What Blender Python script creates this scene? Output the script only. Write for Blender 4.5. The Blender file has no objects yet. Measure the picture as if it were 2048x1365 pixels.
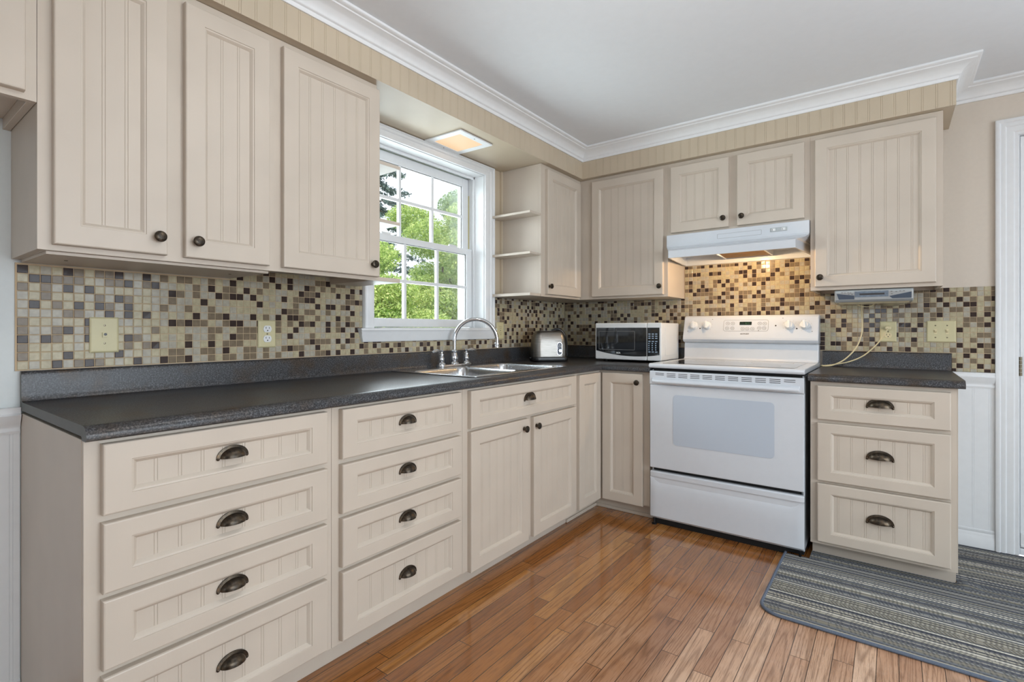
import bpy, bmesh, math, random
from mathutils import Vector, Matrix
random.seed(7)
PI = math.pi
scn = bpy.context.scene
COL = scn.collection

# ------------------------------------------------------------------ materials
def lin(c):
    return tuple(((v/255)/12.92 if v/255 <= .04045 else ((v/255+.055)/1.055)**2.4) for v in c) + (1,)

class N:
    """tiny node-tree helper"""
    def __init__(s, name):
        s.m = bpy.data.materials.new(name); s.m.use_nodes = True
        s.t = s.m.node_tree; s.b = s.t.nodes['Principled BSDF']; s.o = s.t.nodes['Material Output']
    def n(s, typ, ins=None, **kw):
        nd = s.t.nodes.new(typ)
        for k, v in kw.items(): setattr(nd, k, v)
        if ins:
            for k, v in ins.items(): s.set(nd, k, v)
        return nd
    def set(s, nd, k, v):
        sock = nd.inputs[k]
        if isinstance(v, bpy.types.NodeSocket): s.t.links.new(v, sock)
        else: sock.default_value = v
    def math(s, op, a, b=0.0, c=None):
        nd = s.n('ShaderNodeMath', operation=op); s.set(nd, 0, a); s.set(nd, 1, b)
        if c is not None: s.set(nd, 2, c)
        return nd.outputs[0]
    def mix(s, f, a, b, blend='MIX'):
        nd = s.n('ShaderNodeMix', data_type='RGBA', blend_type=blend)
        s.set(nd, 0, f); s.set(nd, 6, a); s.set(nd, 7, b); return nd.outputs[2]
    def ramp(s, f, stops, interp='LINEAR'):
        nd = s.n('ShaderNodeValToRGB'); cr = nd.color_ramp; cr.interpolation = interp
        while len(cr.elements) < len(stops): cr.elements.new(.5)
        for e, (p, c) in zip(cr.elements, stops): e.position = p; e.color = c
        s.set(nd, 0, f); return nd.outputs[0]
    def noise(s, vec, scale, detail=2, rough=.5, dist=0.0):
        nd = s.n('ShaderNodeTexNoise', {'Scale': scale, 'Detail': detail, 'Roughness': rough, 'Distortion': dist})
        if vec is not None: s.set(nd, 'Vector', vec)
        return nd.outputs[0]
    def obj(s): return s.n('ShaderNodeTexCoord').outputs['Object']
    def geo(s): return s.n('ShaderNodeNewGeometry').outputs['Position']
    def scale(s, v, sc):
        nd = s.n('ShaderNodeVectorMath', operation='MULTIPLY'); s.set(nd, 0, v); nd.inputs[1].default_value = sc
        return nd.outputs[0]
    def bump(s, h, strength=.2, dist=.001):
        nd = s.n('ShaderNodeBump', {'Strength': strength, 'Distance': dist, 'Height': h})
        s.t.links.new(nd.outputs[0], s.b.inputs['Normal'])
    def P(s, **kw):
        for k, v in kw.items(): s.set(s.b, k.replace('_', ' '), v)
        return s

def plain(name, rgb, rough=.5, metal=0.0, var=.04, nscale=30, bump=0, coat=0.0, spec=.5):
    a = N(name); c = lin(rgb)
    f = a.noise(a.geo(), nscale, 3)
    dark = tuple(v*(1-var) for v in c[:3])+(1,); lite = tuple(min(1, v*(1+var)) for v in c[:3])+(1,)
    a.P(Base_Color=a.ramp(f, [(.3, dark), (.7, lite)]), Roughness=rough, Metallic=metal)
    a.b.inputs['Specular IOR Level'].default_value = spec
    if coat: a.P(Coat_Weight=coat, Coat_Roughness=.05)
    if bump: a.bump(f, bump, .002)
    return a.m

def paint_mat(name, rgb, rough=.42):
    a = N(name); c = lin(rgb); p = a.obj()
    f = a.noise(p, 5, 2)
    st = a.noise(a.scale(p, (160, 160, 9)), 1, 3)        # brush strokes
    dark = tuple(v*.95 for v in c[:3])+(1,); lite = tuple(v*1.03 for v in c[:3])+(1,)
    a.P(Base_Color=a.ramp(f, [(.3, dark), (.7, lite)]), Roughness=rough); a.bump(st, .10, .0008)
    return a.m

M = {}
M['cab'] = paint_mat('beige_cabinet_paint', (199, 188, 174))
M['soffit'] = paint_mat('tan_soffit_paint', (193, 179, 157))
M['groove'] = M['cab']
M['white'] = plain('white_trim_paint', (230, 233, 235), .35, var=.015)
M['wallL'] = plain('pale_wall_paint', (208, 214, 214), .6, var=.015, nscale=60, bump=.05)
M['wallB'] = plain('beige_wall_paint', (208, 198, 185), .6, var=.015, nscale=60, bump=.05)
M['ceil'] = plain('ceiling_paint', (228, 233, 238), .8, var=.01)
M['enamel'] = plain('white_enamel', (208, 213, 219), .22, var=.01, coat=.3)
M['almond'] = plain('almond_plastic', (203, 195, 155), .4, var=.02)
M['ivory'] = plain('ivory_cord_plastic', (218, 205, 165), .45, var=.02)
M['wplastic'] = plain('white_plastic', (226, 228, 228), .35, var=.01)
M['gplastic'] = plain('grey_print', (128, 128, 126), .5)
M['mark'] = plain('dark_print', (60, 60, 62), .5)
M['black'] = plain('black_plastic', (16, 16, 18), .3)
M['blackgap'] = plain('black_recess', (8, 9, 10), .7)
M['chrome'] = plain('chrome', (215, 218, 222), .06, 1.0, var=.01)
M['hinge'] = plain('aged_brass', (120, 112, 96), .3, 1.0)
M['filter'] = plain('greasy_filter_mesh', (128, 92, 50), .4, .6, var=.3, nscale=40, bump=.3)
M['speaker'] = plain('blue_grey_speaker_cloth', (72, 82, 96), .8, var=.1, nscale=600)
M['silver'] = plain('silver_plastic', (176, 182, 184), .3, .3, var=.03)
M['clearbase'] = plain('smoky_plastic', (140, 132, 108), .25, var=.1)
M['lcd'] = plain('blue_grey_display', (110, 124, 138), .15, var=.15, nscale=80)
M['grout'] = plain('tan_grout', (190, 168, 138), .8, var=.05)
M['tan'] = plain('tan_sash_balance', (205, 195, 145), .5)
M['mwglass'] = plain('dark_oven_glass', (14, 18, 23), .06, var=.1, coat=1.0)
M['ctglass'] = plain('grey_ceramic_glass', (70, 66, 62), .08, var=.15, nscale=300, coat=.6)
M['rubber'] = plain('black_rubber', (22, 22, 22), .7)

def bronze():
    a = N('oiled_bronze'); f = a.noise(a.obj(), 60, 3, .6)
    a.P(Base_Color=a.ramp(f, [(.35, lin((48, 44, 40))), (.6, lin((84, 74, 62))), (.75, lin((112, 92, 70)))]), Metallic=.85, Roughness=.34)
    return a.m
M['bronze'] = bronze()

def steel():
    a = N('brushed_steel'); f = a.noise(a.scale(a.obj(), (6, 6, 300)), 3, 3)
    a.P(Base_Color=a.ramp(f, [(.3, lin((122, 118, 112))), (.7, lin((152, 149, 144)))]), Metallic=1.0, Roughness=.34); a.bump(f, .05, .0005)
    return a.m
M['steel'] = steel()
def sinksteel():
    a = N('satin_sink_steel'); f = a.noise(a.geo(), 120, 2)
    a.P(Base_Color=a.ramp(f, [(.3, lin((190, 192, 194))), (.7, lin((210, 212, 214)))]), Metallic=1.0, Roughness=.22)
    return a.m
M['sink'] = sinksteel()

def counter():
    a = N('speckled_slate_laminate'); p = a.geo()
    f1 = a.noise(p, 240, 4, .7); f2 = a.noise(p, 9, 3, .6); f3 = a.noise(p, 420, 2)
    base = a.ramp(f1, [(.36, lin((16, 16, 19))), (.47, lin((44, 45, 49))), (.57, lin((76, 78, 82))), (.70, lin((116, 118, 120)))])
    brown = a.ramp(f1, [(.36, lin((22, 18, 16))), (.5, lin((56, 47, 40))), (.68, lin((98, 84, 70)))])
    c = a.mix(a.ramp(f2, [(.48, (0, 0, 0, 1)), (.66, (1, 1, 1, 1))]), base, brown)
    a.P(Base_Color=c, Roughness=a.ramp(f3, [(.3, (.27, .27, .27, 1)), (.7, (.4, .4, .4, 1))])); a.bump(f3, .12, .0006)
    return a.m
M['counter'] = counter()
M['counteredge'] = plain('counter_cut_edge', (92, 94, 92), .55, var=.05)

def floor_mat():
    a = N('oak_strip_floor'); p = a.geo()
    s = a.n('ShaderNodeSeparateXYZ', {0: p}); x, y = s.outputs[0], s.outputs[1]
    W, L = .0575, .82
    xi = a.math('DIVIDE', x, W); i = a.math('FLOOR', xi); fx = a.math('SUBTRACT', xi, i)
    r1 = a.n('ShaderNodeTexWhiteNoise', {'W': i}, noise_dimensions='1D').outputs[0]
    yy = a.math('ADD', a.math('DIVIDE', y, L), a.math('MULTIPLY', r1, 7.3))
    j = a.math('FLOOR', yy); fy = a.math('SUBTRACT', yy, j)
    cm = a.n('ShaderNodeCombineXYZ', {0: i, 1: j})
    wn = a.n('ShaderNodeTexWhiteNoise', {'Vector': cm.outputs[0]}, noise_dimensions='2D')
    r2 = wn.outputs[0]; rs = a.n('ShaderNodeSeparateColor', {0: wn.outputs[1]}); r3 = rs.outputs[0]; r4 = rs.outputs[1]
    # seams
    ex = a.math('MINIMUM', fx, a.math('SUBTRACT', 1.0, fx)); ey = a.math('MINIMUM', fy, a.math('SUBTRACT', 1.0, fy))
    sx = a.math('LESS_THAN', ex, .022); sy = a.math('LESS_THAN', ey, .0014); seam = a.math('MAXIMUM', sx, sy)
    # grain
    gv = a.n('ShaderNodeCombineXYZ', {0: a.math('ADD', a.math('MULTIPLY', x, 11.0), a.math('MULTIPLY', r2, 40.0)),
                                      1: a.math('ADD', a.math('MULTIPLY', y, .5), a.math('MULTIPLY', r3, 60.0)), 2: a.math('MULTIPLY', r4, 30.0)}).outputs[0]
    low = a.noise(gv, 1.0, 1, .4)
    ring = a.math('SINE', a.math('MULTIPLY', low, a.math('MULTIPLY_ADD', r4, 110.0, 60.0)))
    ring = a.math('POWER', a.math('MULTIPLY_ADD', ring, .5, .5), 4.0)
    fv = a.n('ShaderNodeCombineXYZ', {0: a.math('MULTIPLY', x, 420.0), 1: a.math('MULTIPLY', y, 14.0), 2: a.math('MULTIPLY', r3, 50.0)}).outputs[0]
    fine = a.noise(fv, 1.0, 2, .6)
    pores = a.ramp(fine, [(.50, (0, 0, 0, 1)), (.68, (1, 1, 1, 1))])
    base = a.ramp(r2, [(0, lin((140, 85, 40))), (.3, lin((160, 102, 50))), (.8, lin((170, 113, 60))), (1, lin((186, 130, 70)))])
    # paler zone before the range: scuffed finish and window glare, both painted in
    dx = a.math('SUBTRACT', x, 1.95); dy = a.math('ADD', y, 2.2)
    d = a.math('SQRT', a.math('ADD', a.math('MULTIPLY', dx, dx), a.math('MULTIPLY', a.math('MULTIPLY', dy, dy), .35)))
    wear_glare_dist = a.math('ADD', d, a.math('MULTIPLY_ADD', a.noise(p, 4, 4, .6), .5, -.25))
    wear_glare = a.ramp(wear_glare_dist, [(.30, (1, 1, 1, 1)), (.95, (0, 0, 0, 1))])
    worn_glare = a.ramp(r2, [(0, lin((190, 152, 126))), (.5, lin((206, 172, 146))), (1, lin((222, 193, 170)))])
    c = a.mix(wear_glare, base, worn_glare)
    c = a.mix(a.math('MULTIPLY', ring, .42), c, lin((96, 58, 30)), 'MIX')
    c = a.mix(a.math('MULTIPLY', pores, .5), c, lin((86, 52, 30)))
    c = a.mix(a.math('MULTIPLY', seam, .85), c, lin((40, 22, 12)))
    ro = a.math('ADD', a.math('MULTIPLY', wear_glare, .16), a.math('MULTIPLY_ADD', fine, .10, .10))
    a.P(Base_Color=c, Roughness=ro); a.b.inputs['Specular IOR Level'].default_value = .55
    h = a.math('SUBTRACT', a.math('MULTIPLY', ring, -.12), seam); a.bump(h, .15, .0008)
    a.P(Coat_Weight=a.math('MULTIPLY', a.math('SUBTRACT', 1.0, wear_glare), .55), Coat_Roughness=.06)
    return a.m
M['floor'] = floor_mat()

def rug_mat():
    a = N('braided_rug_yarn'); p = a.geo()
    s = a.n('ShaderNodeSeparateXYZ', {0: p}); x, y = s.outputs[0], s.outputs[1]
    row = a.math('FLOOR', a.math('DIVIDE', y, .0085))
    wn = a.n('ShaderNodeTexWhiteNoise', {'W': row}, noise_dimensions='1D')
    r = wn.outputs[0]; r2 = a.n('ShaderNodeSeparateColor', {0: wn.outputs[1]}).outputs[1]
    big = a.noise(a.n('ShaderNodeCombineXYZ', {1: y}).outputs[0], 7, 1)
    tone = a.ramp(r, [(0, lin((92, 95, 104))), (.16, lin((118, 122, 128))), (.36, lin((142, 143, 142))), (.54, lin((142, 137, 122))), (.72, lin((178, 173, 158))), (.86, lin((214, 210, 198)))], 'CONSTANT')
    odd = a.math('GREATER_THAN', a.math('FRACT', a.math('MULTIPLY', row, .5)), .25)
    tw = a.math('FRACT', a.math('ADD', a.math('MULTIPLY', x, 75.0), a.math('ADD', a.math('MULTIPLY', y, 60.0), a.math('MULTIPLY', r, 37.0))))
    alt = a.ramp(r2, [(0, lin((48, 50, 57))), (.35, lin((108, 110, 113))), (.6, lin((172, 169, 158))), (.8, lin((76, 80, 90)))], 'CONSTANT')
    n1 = a.noise(a.scale(p, (45, 3, 1)), 1.0, 2)
    f = a.math('MULTIPLY', a.math('GREATER_THAN', tw, .5), a.math('GREATER_THAN', n1, .42))
    c = a.mix(a.math('MULTIPLY', f, .5), tone, alt); c = a.mix(a.math('MULTIPLY', odd, .55), c, lin((46, 48, 55))); c = a.mix(a.math('MULTIPLY', big, .1), c, lin((100, 104, 110)))
    a.P(Base_Color=c, Roughness=.95); a.b.inputs['Specular IOR Level'].default_value = .1
    a.bump(a.math('ADD', tw, a.noise(p, 600, 2)), .6, .002)
    return a.m
M['rug'] = rug_mat()
M['binding'] = plain('slate_binding_tape', (96, 106, 122), .95, var=.15, nscale=300, bump=.3)

def tile_mat(name, rgb):
    a = N(name); p = a.geo(); f = a.noise(p, 70, 2); c = lin(rgb)
    a.P(Base_Color=a.ramp(f, [(.3, tuple(v*.86 for v in c[:3])+(1,)), (.7, tuple(min(1, v*1.1) for v in c[:3])+(1,))]), Roughness=.13)
    a.b.inputs['Specular IOR Level'].default_value = .2
    return a.m
TILES = [tile_mat('cream_glass_tile', (178, 169, 141)), tile_mat('pale_grey_glass_tile', (171, 166, 152)),
         tile_mat('taupe_glass_tile', (122, 109, 91)), tile_mat('dark_brown_glass_tile', (60, 49, 46))]

def glass_mat():
    a = N('window_glass'); tr = a.n('ShaderNodeBsdfTransparent'); gl = a.n('ShaderNodeBsdfGlossy', {'Roughness': 0.0})
    fr = a.n('ShaderNodeFresnel', {'IOR': 1.3}); mx = a.n('ShaderNodeMixShader', {0: fr.outputs[0], 1: tr.outputs[0], 2: gl.outputs[0]})
    a.t.links.new(mx.outputs[0], a.o.inputs[0]); return a.m
M['glass'] = glass_mat()

def emit(name, rgb, st):
    a = N(name); a.P(Base_Color=(.05, .05, .05, 1), Emission_Color=lin(rgb), Emission_Strength=st); return a.m
M['warmlens'] = emit('lit_frosted_lens', (255, 214, 165), 1.05)
M['bulb'] = emit('lit_hood_bulb', (255, 200, 130), 3)
M['digits'] = emit('green_clock_digits', (90, 170, 95), .8)
M['clockglass'] = plain('dark_green_clock_window', (26, 40, 26), .15)

def ovenwindow():
    a = N('dotted_oven_glass'); p = a.geo()
    v = a.n('ShaderNodeTexVoronoi', {'Vector': p, 'Scale': 230.0, 'Randomness': 0.0}); 
    c = a.ramp(v.outputs['Distance'], [(.28, lin((168, 178, 192))), (.42, lin((186, 196, 208)))])
    a.P(Base_Color=c, Roughness=.12); return a.m
M['ovenwin'] = ovenwindow()

def leaf_mat(name, c0, c1, c2):
    a = N(name); at = a.n('ShaderNodeAttribute', attribute_name='tone').outputs['Fac']
    c = a.ramp(at, [(0, lin(c0)), (.5, lin(c1)), (1, lin(c2))])
    d = a.n('ShaderNodeBsdfDiffuse', {'Color': c}); t = a.n('ShaderNodeBsdfTranslucent', {'Color': c})
    mx = a.n('ShaderNodeMixShader', {0: .4, 1: d.outputs[0], 2: t.outputs[0]}); a.t.links.new(mx.outputs[0], a.o.inputs[0])
    return a.m
M['leafA'] = leaf_mat('bright_green_leaves', (132, 162, 92), (182, 208, 122), (226, 234, 162))
M['leafB'] = leaf_mat('mid_green_leaves', (120, 154, 110), (166, 196, 138), (206, 226, 172))
M['leafC'] = leaf_mat('blue_green_needles', (76, 96, 96), (108, 130, 128), (148, 168, 160))
M['bark'] = plain('grey_bark', (92, 82, 70), .9, var=.3)
M['lawn'] = plain('lawn_grass', (96, 124, 60), .95, var=.25, nscale=12)
M['siding'] = plain('white_siding', (228, 230, 230), .6, var=.01)

# ------------------------------------------------------------------ mesh builder
class MB:
    def __init__(s): s.v = []; s.f = []; s.mi = []
    def add(s, vs, fs, mi=0):
        o = len(s.v); s.v += [tuple(v) for v in vs]; s.f += [tuple(i+o for i in f) for f in fs]; s.mi += [mi]*len(fs); return s
    def box(s, x0, x1, y0, y1, z0, z1, mi=0):
        vs = [(x, y, z) for z in (z0, z1) for y in (y0, y1) for x in (x0, x1)]
        return s.add(vs, [(0, 2, 3, 1), (4, 5, 7, 6), (0, 1, 5, 4), (2, 6, 7, 3), (0, 4, 6, 2), (1, 3, 7, 5)], mi)
    def prism(s, pts, a, b, axis='x', mi=0):
        """polygon pts (2D) extruded between a and b along axis"""
        def mk(p, t):
            return {'x': (t, p[0], p[1]), 'y': (p[0], t, p[1]), 'z': (p[0], p[1], t)}[axis]
        n = len(pts); vs = [mk(p, a) for p in pts]+[mk(p, b) for p in pts]
        fs = [(i, (i+1) % n, n+(i+1) % n, n+i) for i in range(n)]+[tuple(range(n-1, -1, -1)), tuple(range(n, 2*n))]
        return s.add(vs, fs, mi)
    def loops(s, L, close_first=False, close_last=False, cyclic=True, mi=0):
        n = len(L[0]); vs = [p for l in L for p in l]; fs = []
        for k in range(len(L)-1):
            for i in range(n if cyclic else n-1):
                j = (i+1) % n; fs.append((k*n+i, k*n+j, (k+1)*n+j, (k+1)*n+i))
        if close_first: fs.append(tuple(range(n-1, -1, -1)))
        if close_last: fs.append(tuple((len(L)-1)*n+i for i in range(n)))
        return s.add(vs, fs, mi)
    def lathe(s, prof, seg=20, M4=None, mi=0):
        """prof: (radius, height) along local +Z; M4 maps to place"""
        M4 = M4 or Matrix(); L = []
        for r, h in prof:
            L.append([M4 @ Vector((max(r, 1e-5)*math.cos(2*PI*i/seg), max(r, 1e-5)*math.sin(2*PI*i/seg), h)) for i in range(seg)])
        return s.loops(L, True, True, mi=mi)
    def tube(s, path, r, seg=10, mi=0):
        path = [Vector(p) for p in path]; L = []; up = Vector((0, 0, 1))
        for k, p in enumerate(path):
            d = (path[min(k+1, len(path)-1)]-path[max(k-1, 0)]).normalized()
            if k == 0:
                a = d.cross(up)
                if a.length < .01: a = d.cross(Vector((1, 0, 0)))
            else: a = a - d*a.dot(d)
            a.normalize(); b = d.cross(a); rr = r[k] if isinstance(r, (list, tuple)) else r
            L.append([p+rr*(math.cos(2*PI*i/seg)*a+math.sin(2*PI*i/seg)*b) for i in range(seg)])
        return s.loops(L, True, True, mi=mi)
    def build(s, name, mats, parent=None, bevel=0, seg=2, smooth=False, loc=None, rotz=0):
        me = bpy.data.meshes.new(name); me.from_pydata(s.v, [], s.f)
        mats = mats if isinstance(mats, (list, tuple)) else [mats]
        for m in mats: me.materials.append(m)
        for p, mi in zip(me.polygons, s.mi): p.material_index = mi
        bm = bmesh.new(); bm.from_mesh(me); bmesh.ops.recalc_face_normals(bm, faces=bm.faces[:]); bm.to_mesh(me); bm.free()
        if smooth:
            for p in me.polygons: p.use_smooth = True
            try: me.set_sharp_from_angle(angle=math.radians(38))
            except Exception: pass
        o = bpy.data.objects.new(name, me); COL.objects.link(o)
        if parent: o.parent = parent
        if loc: o.location = loc
        if rotz: o.rotation_euler = (0, 0, rotz)
        if bevel:
            b = o.modifiers.new('bevel', 'BEVEL'); b.width = bevel; b.segments = seg; b.limit_method = 'ANGLE'; b.angle_limit = math.radians(40)
        return o

def each(name, mbs, mat, parent, **kw):
    return [m.build(name, mat, parent, **kw) for m in mbs]
def tag(o, label=None, cat=None, group=None, kind=None):
    if label: o['label'] = label
    if cat: o['category'] = cat
    if group: o['group'] = group
    if kind: o['kind'] = kind
    return o
def thing(name, label, cat, loc=(0, 0, 0), rotz=0, group=None, kind=None):
    o = bpy.data.objects.new(name, None); COL.objects.link(o); o.empty_display_size = .1
    o.location = loc; o.rotation_euler = (0, 0, rotz); return tag(o, label, cat, group, kind)
def dup(o, parent, loc):
    c = o.copy(); COL.objects.link(c); c.parent = parent; c.location = loc; return c

def rrect(w, h, r, n=6, cx=0, cy=0):
    pts = []
    for sx, sy, a0 in ((1, 1, 0), (-1, 1, PI/2), (-1, -1, PI), (1, -1, 3*PI/2)):
        for k in range(n+1):
            a = a0+PI/2*k/n; pts.append((cx+sx*(w/2-r)+r*math.cos(a), cy+sy*(h/2-r)+r*math.sin(a)))
    return pts

def plate(outer, holes, thick, bevel=0):
    """flat plate with holes in the XY plane (z 0..thick) as an MB"""
    cu = bpy.data.curves.new('tmp', 'CURVE'); cu.dimensions = '2D'; cu.fill_mode = 'BOTH'; cu.extrude = thick/2-bevel
    cu.bevel_depth = bevel; cu.bevel_resolution = 1; cu.offset = -bevel
    for pts in [outer]+holes:
        sp = cu.splines.new('POLY'); sp.points.add(len(pts)-1); sp.use_cyclic_u = True
        for q, p in zip(sp.points, pts): q.co = (p[0], p[1], 0, 1)
    ob = bpy.data.objects.new('tmp', cu); me = bpy.data.meshes.new_from_object(ob)
    mb = MB(); mb.add([(v.co.x, v.co.y, v.co.z+thick/2) for v in me.vertices], [tuple(p.vertices) for p in me.polygons])
    bpy.data.objects.remove(ob); bpy.data.curves.remove(cu); bpy.data.meshes.remove(me); return mb
def xf(mb, M4):
    mb.v = [tuple(M4 @ Vector(v)) for v in mb.v]; return mb
def text_mb(txt, size, ext=.0004, bold=0):
    cu = bpy.data.curves.new('tmp', 'FONT'); cu.body = txt; cu.size = size; cu.extrude = ext; cu.align_x = 'CENTER'; cu.align_y = 'CENTER'; cu.offset = bold; cu.resolution_u = 2
    ob = bpy.data.objects.new('tmp', cu); me = bpy.data.meshes.new_from_object(ob)
    mb = MB(); mb.add([tuple(v.co) for v in me.vertices], [tuple(p.vertices) for p in me.polygons])
    bpy.data.objects.remove(ob); bpy.data.curves.remove(cu); bpy.data.meshes.remove(me); return mb
FRONT = Matrix.Rotation(PI/2, 4, 'X')      # XY plane -> faces -Y (x stays x, y -> z)

# ------------------------------------------------------------------ cabinet fronts (local: x right, -y towards the viewer, z up)
def bead_points(w, start, pitch=.0502, bead=.0068, gw=.0016, gd=.0012):
    pts = [(0, 0)]; x = start
    while x < w-.006:
        for gx in (x-bead/2, x+bead/2):
            if gw < gx < w-gw: pts += [(gx-gw/2, 0), (gx, gd), (gx+gw/2, 0)]
        x += pitch
    return pts+[(w, 0)]
def bead_board(w, h, start, thick=.006, pitch=.0502):
    """beaded panel 0..w x 0..h, face at y=0 facing -y"""
    pts = bead_points(w, start, pitch); mb = MB(); n = len(pts)
    L = [[(x, d, 0) for x, d in pts]+[(w, thick, 0), (0, thick, 0)], [(x, d, h) for x, d in pts]+[(w, thick, h), (0, thick, h)]]
    return mb.loops(L, True, True)

T = .022
def knob_mesh():
    mb = MB(); R = Matrix.Rotation(PI/2, 4, 'X')
    mb.lathe([(.0085, 0), (.0085, .002), (.0055, .006), (.005, .011), (.008, .013), (.0145, .016), (.0158, .019), (.0146, .0225), (.011, .0245), (.006, .0252), (0, .0254)], 24, R)
    return mb
KNOB = knob_mesh().build('knob', M['bronze'], smooth=True); COL.objects.unlink(KNOB)
def pull_mesh():
    a, b, c = .0385, .0285, .024; L = []; n = 24
    for k in range(9):
        t = PI/2*k/8
        L.append([(-a*math.cos(PI*i/n), -.002-c*math.sin(PI*i/n)*math.sin(t), b*math.sin(PI*i/n)*math.cos(t)) for i in range(n+1)])
    mb = MB().loops(L, cyclic=False)
    # inner shell
    Li = [[(p[0]*.94, p[1]*.92-.0, p[2]*.92) for p in l] for l in L]
    mb.loops(Li, cyclic=False); mb.loops([L[-1], Li[-1]], cyclic=False)
    # flange on the drawer face
    fo = [(-.0475*math.cos(PI*i/n), 0, .036*math.sin(PI*i/n)) for i in range(n+1)]
    fi = [(-a*math.cos(PI*i/n), -.0045, b*math.sin(PI*i/n)) for i in range(n+1)]
    fo2 = [(p[0], -.0030, p[2]) for p in fo]
    mb.loops([fo, fo2, fi], cyclic=False)
    for sx in (-1, 1): mb.lathe([(.0048, 0), (.0048, .003), (.003, .0045), (0, .005)], 12, Matrix.Translation((sx*.0430, 0, -.0008)) @ Matrix.Rotation(PI/2, 4, 'X'))
    return mb
PULL = pull_mesh().build('cup_pull', M['bronze'], smooth=True); COL.objects.unlink(PULL)

def front(parent, kind, x0, x1, z0, z1, stile=.052, rail=.052, knob=None, pull=False, name=None, bead_phase=None):
    """door or drawer front: mitred frame with moulding, beaded panel, hardware"""
    w, h = x1-x0, z1-z0; mb = MB()
    def loop(ix, iz, y): return [(ix, y, iz), (w-ix, y, iz), (w-ix, y, h-iz), (ix, y, h-iz)]
    s, r = stile, rail
    mb.loops([loop(0, 0, 0), loop(0, 0, -T+.004), loop(.0015, .0015, -T+.001), loop(.004, .004, -T), loop(s, r, -T), loop(s+.001, r+.001, -T+.0025),
              loop(s+.004, r+.004, -T+.003), loop(s+.0055, r+.0055, -T+.004), loop(s+.0105, r+.0105, -T+.0095), loop(s+.012, r+.012, -T+.0115), loop(s+.012, r+.012, -T+.0135)], close_first=True)
    d = mb.build(name or kind, M['cab'], parent, loc=(x0, 0, z0))
    pw, ph = w-2*(s+.009), h-2*(r+.009)
    st = (pw % .0502)/2 if bead_phase is None else bead_phase
    if st < .012: st += .0251
    p = bead_board(pw, ph, st).build('beadboard_panel', M['cab'], d, loc=(s+.009, -T+.0112, r+.009))
    if knob: dup(KNOB, d, (knob[0]-x0, -T, knob[1]-z0))
    if pull:
        q = dup(PULL, d, (w/2, -T+.0100, h/2-.004*pull)); q.scale = (pull, 1, pull)
    return d

def base_unit(label, loc, rotz, W, D=.600, H=.829, left_end=True, right_end=True, top=True, face=True, tk=.053):
    r = thing('base_cabinet', label, 'cabinet', loc, rotz, 'beige base cabinets')
    b = MB(); t = .016
    b.box(0, t, .0186, D, .079, H); b.box(W-t, W, .0186, D, .079, H); b.box(t, W-t, .0186, D, .079, .079+t); b.box(t, W-t, D-t, D, .079+t, H)
    if top: b.box(t, W-t, .0186, D-t, H-t, H)
    b.build('carcass', M['cab'], r, .0008, 1)
    k = MB(); k.box(0, W, tk, tk+.016, 0.0005, .0788); k.build('toe_kick', M['cab'], r)
    f = MB(); f.box(.0004, W-.0004, 0, .0186, .079, H); f.build('face_frame', M['cab'], r, .0007, 1)
    return r

XF = .605        # face plane of the left run (world x); the right run mirrors it in y
R90 = PI/2
def leftroot(y): return (XF, y, 0)

rows4 = [(.662, .818), (.491, .645), (.3235, .476), (.094, .308)]
names4 = []
# four drawer unit at the left end
u = base_unit('wide beige four-drawer base cabinet at the open left end of the counter', leftroot(-3.010), R90, .6030)
for z0, z1 in rows4: front(u, 'drawer', .029, .577, z0, z1, rail=.040, pull=.84, bead_phase=.041)
eb = MB(); eb.box(-.0005, .0008, .012, .602, .0005, .829); eb.build('end_panel', M['cab'], u, .0005, 1)
# second four drawer unit
u = base_unit('narrower beige four-drawer base cabinet, between the wide drawers and the sink doors', leftroot(-2.4070), R90, .5990)
for z0, z1 in rows4: front(u, 'drawer', .026, .571, z0, z1, rail=.040, pull=.84, bead_phase=.052)
# sink unit
u = base_unit('beige sink base cabinet with a false drawer front above two doors', leftroot(-1.8080), R90, .9000, top=False)
front(u, 'drawer_front', .030, .888, .662, .817, rail=.040, pull=True)
front(u, 'door', .030, .440, .075, .649, knob=(.398, .606))
front(u, 'door', .483, .888, .075, .649, knob=(.500, .606))
# corner unit: an L with two doors meeting in the corner
u = thing('corner_base_cabinet', 'beige corner base cabinet with two doors meeting at the inside corner beside the range', 'cabinet', (XF, -.908, 0), R90, 'beige base cabinets')
b = MB()
L = lambda x, y: (y+.908, -(x-XF))      # world -> local
def lbox(mb, x0, x1, y0, y1, z0, z1, mi=0):
    a = L(x0, y0); c = L(x1, y1); mb.box(min(a[0], c[0]), max(a[0], c[0]), min(a[1], c[1]), max(a[1], c[1]), z0, z1, mi)
lbox(b, .006, XF-.019, -.908, -.006, .079, .829); lbox(b, XF-.019, .914, -XF+.019, -.006, .079, .829)
b.build('carcass', M['cab'], u, .0008, 1)
b = MB(); lbox(b, XF-.019, XF, -.9075, -XF, .079, .829); lbox(b, XF-.019, .914, -XF, -XF+.019, .079, .829); b.build('face_frame', M['cab'], u)
b = MB(); lbox(b, .536, .552, -.908, -.552, .0005, .079); lbox(b, .536, .914, -.552, -.536, .0005, .079)
lbox(b, .552, .562, -.908, -.552, .0005, .018); lbox(b, .552, .914, -.562, -.552, .0005, .018); b.build('toe_kick', M['cab'], u, .002, 2)
front(u, 'door', .026, .2765, .075, .816)
d2 = front(u, 'door', 0, .249, .075, .816, knob=(.220, .769))
d2.rotation_euler = (0, 0, -R90); p = L(.631, -XF); d2.location = (p[0], p[1], .075)
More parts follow.
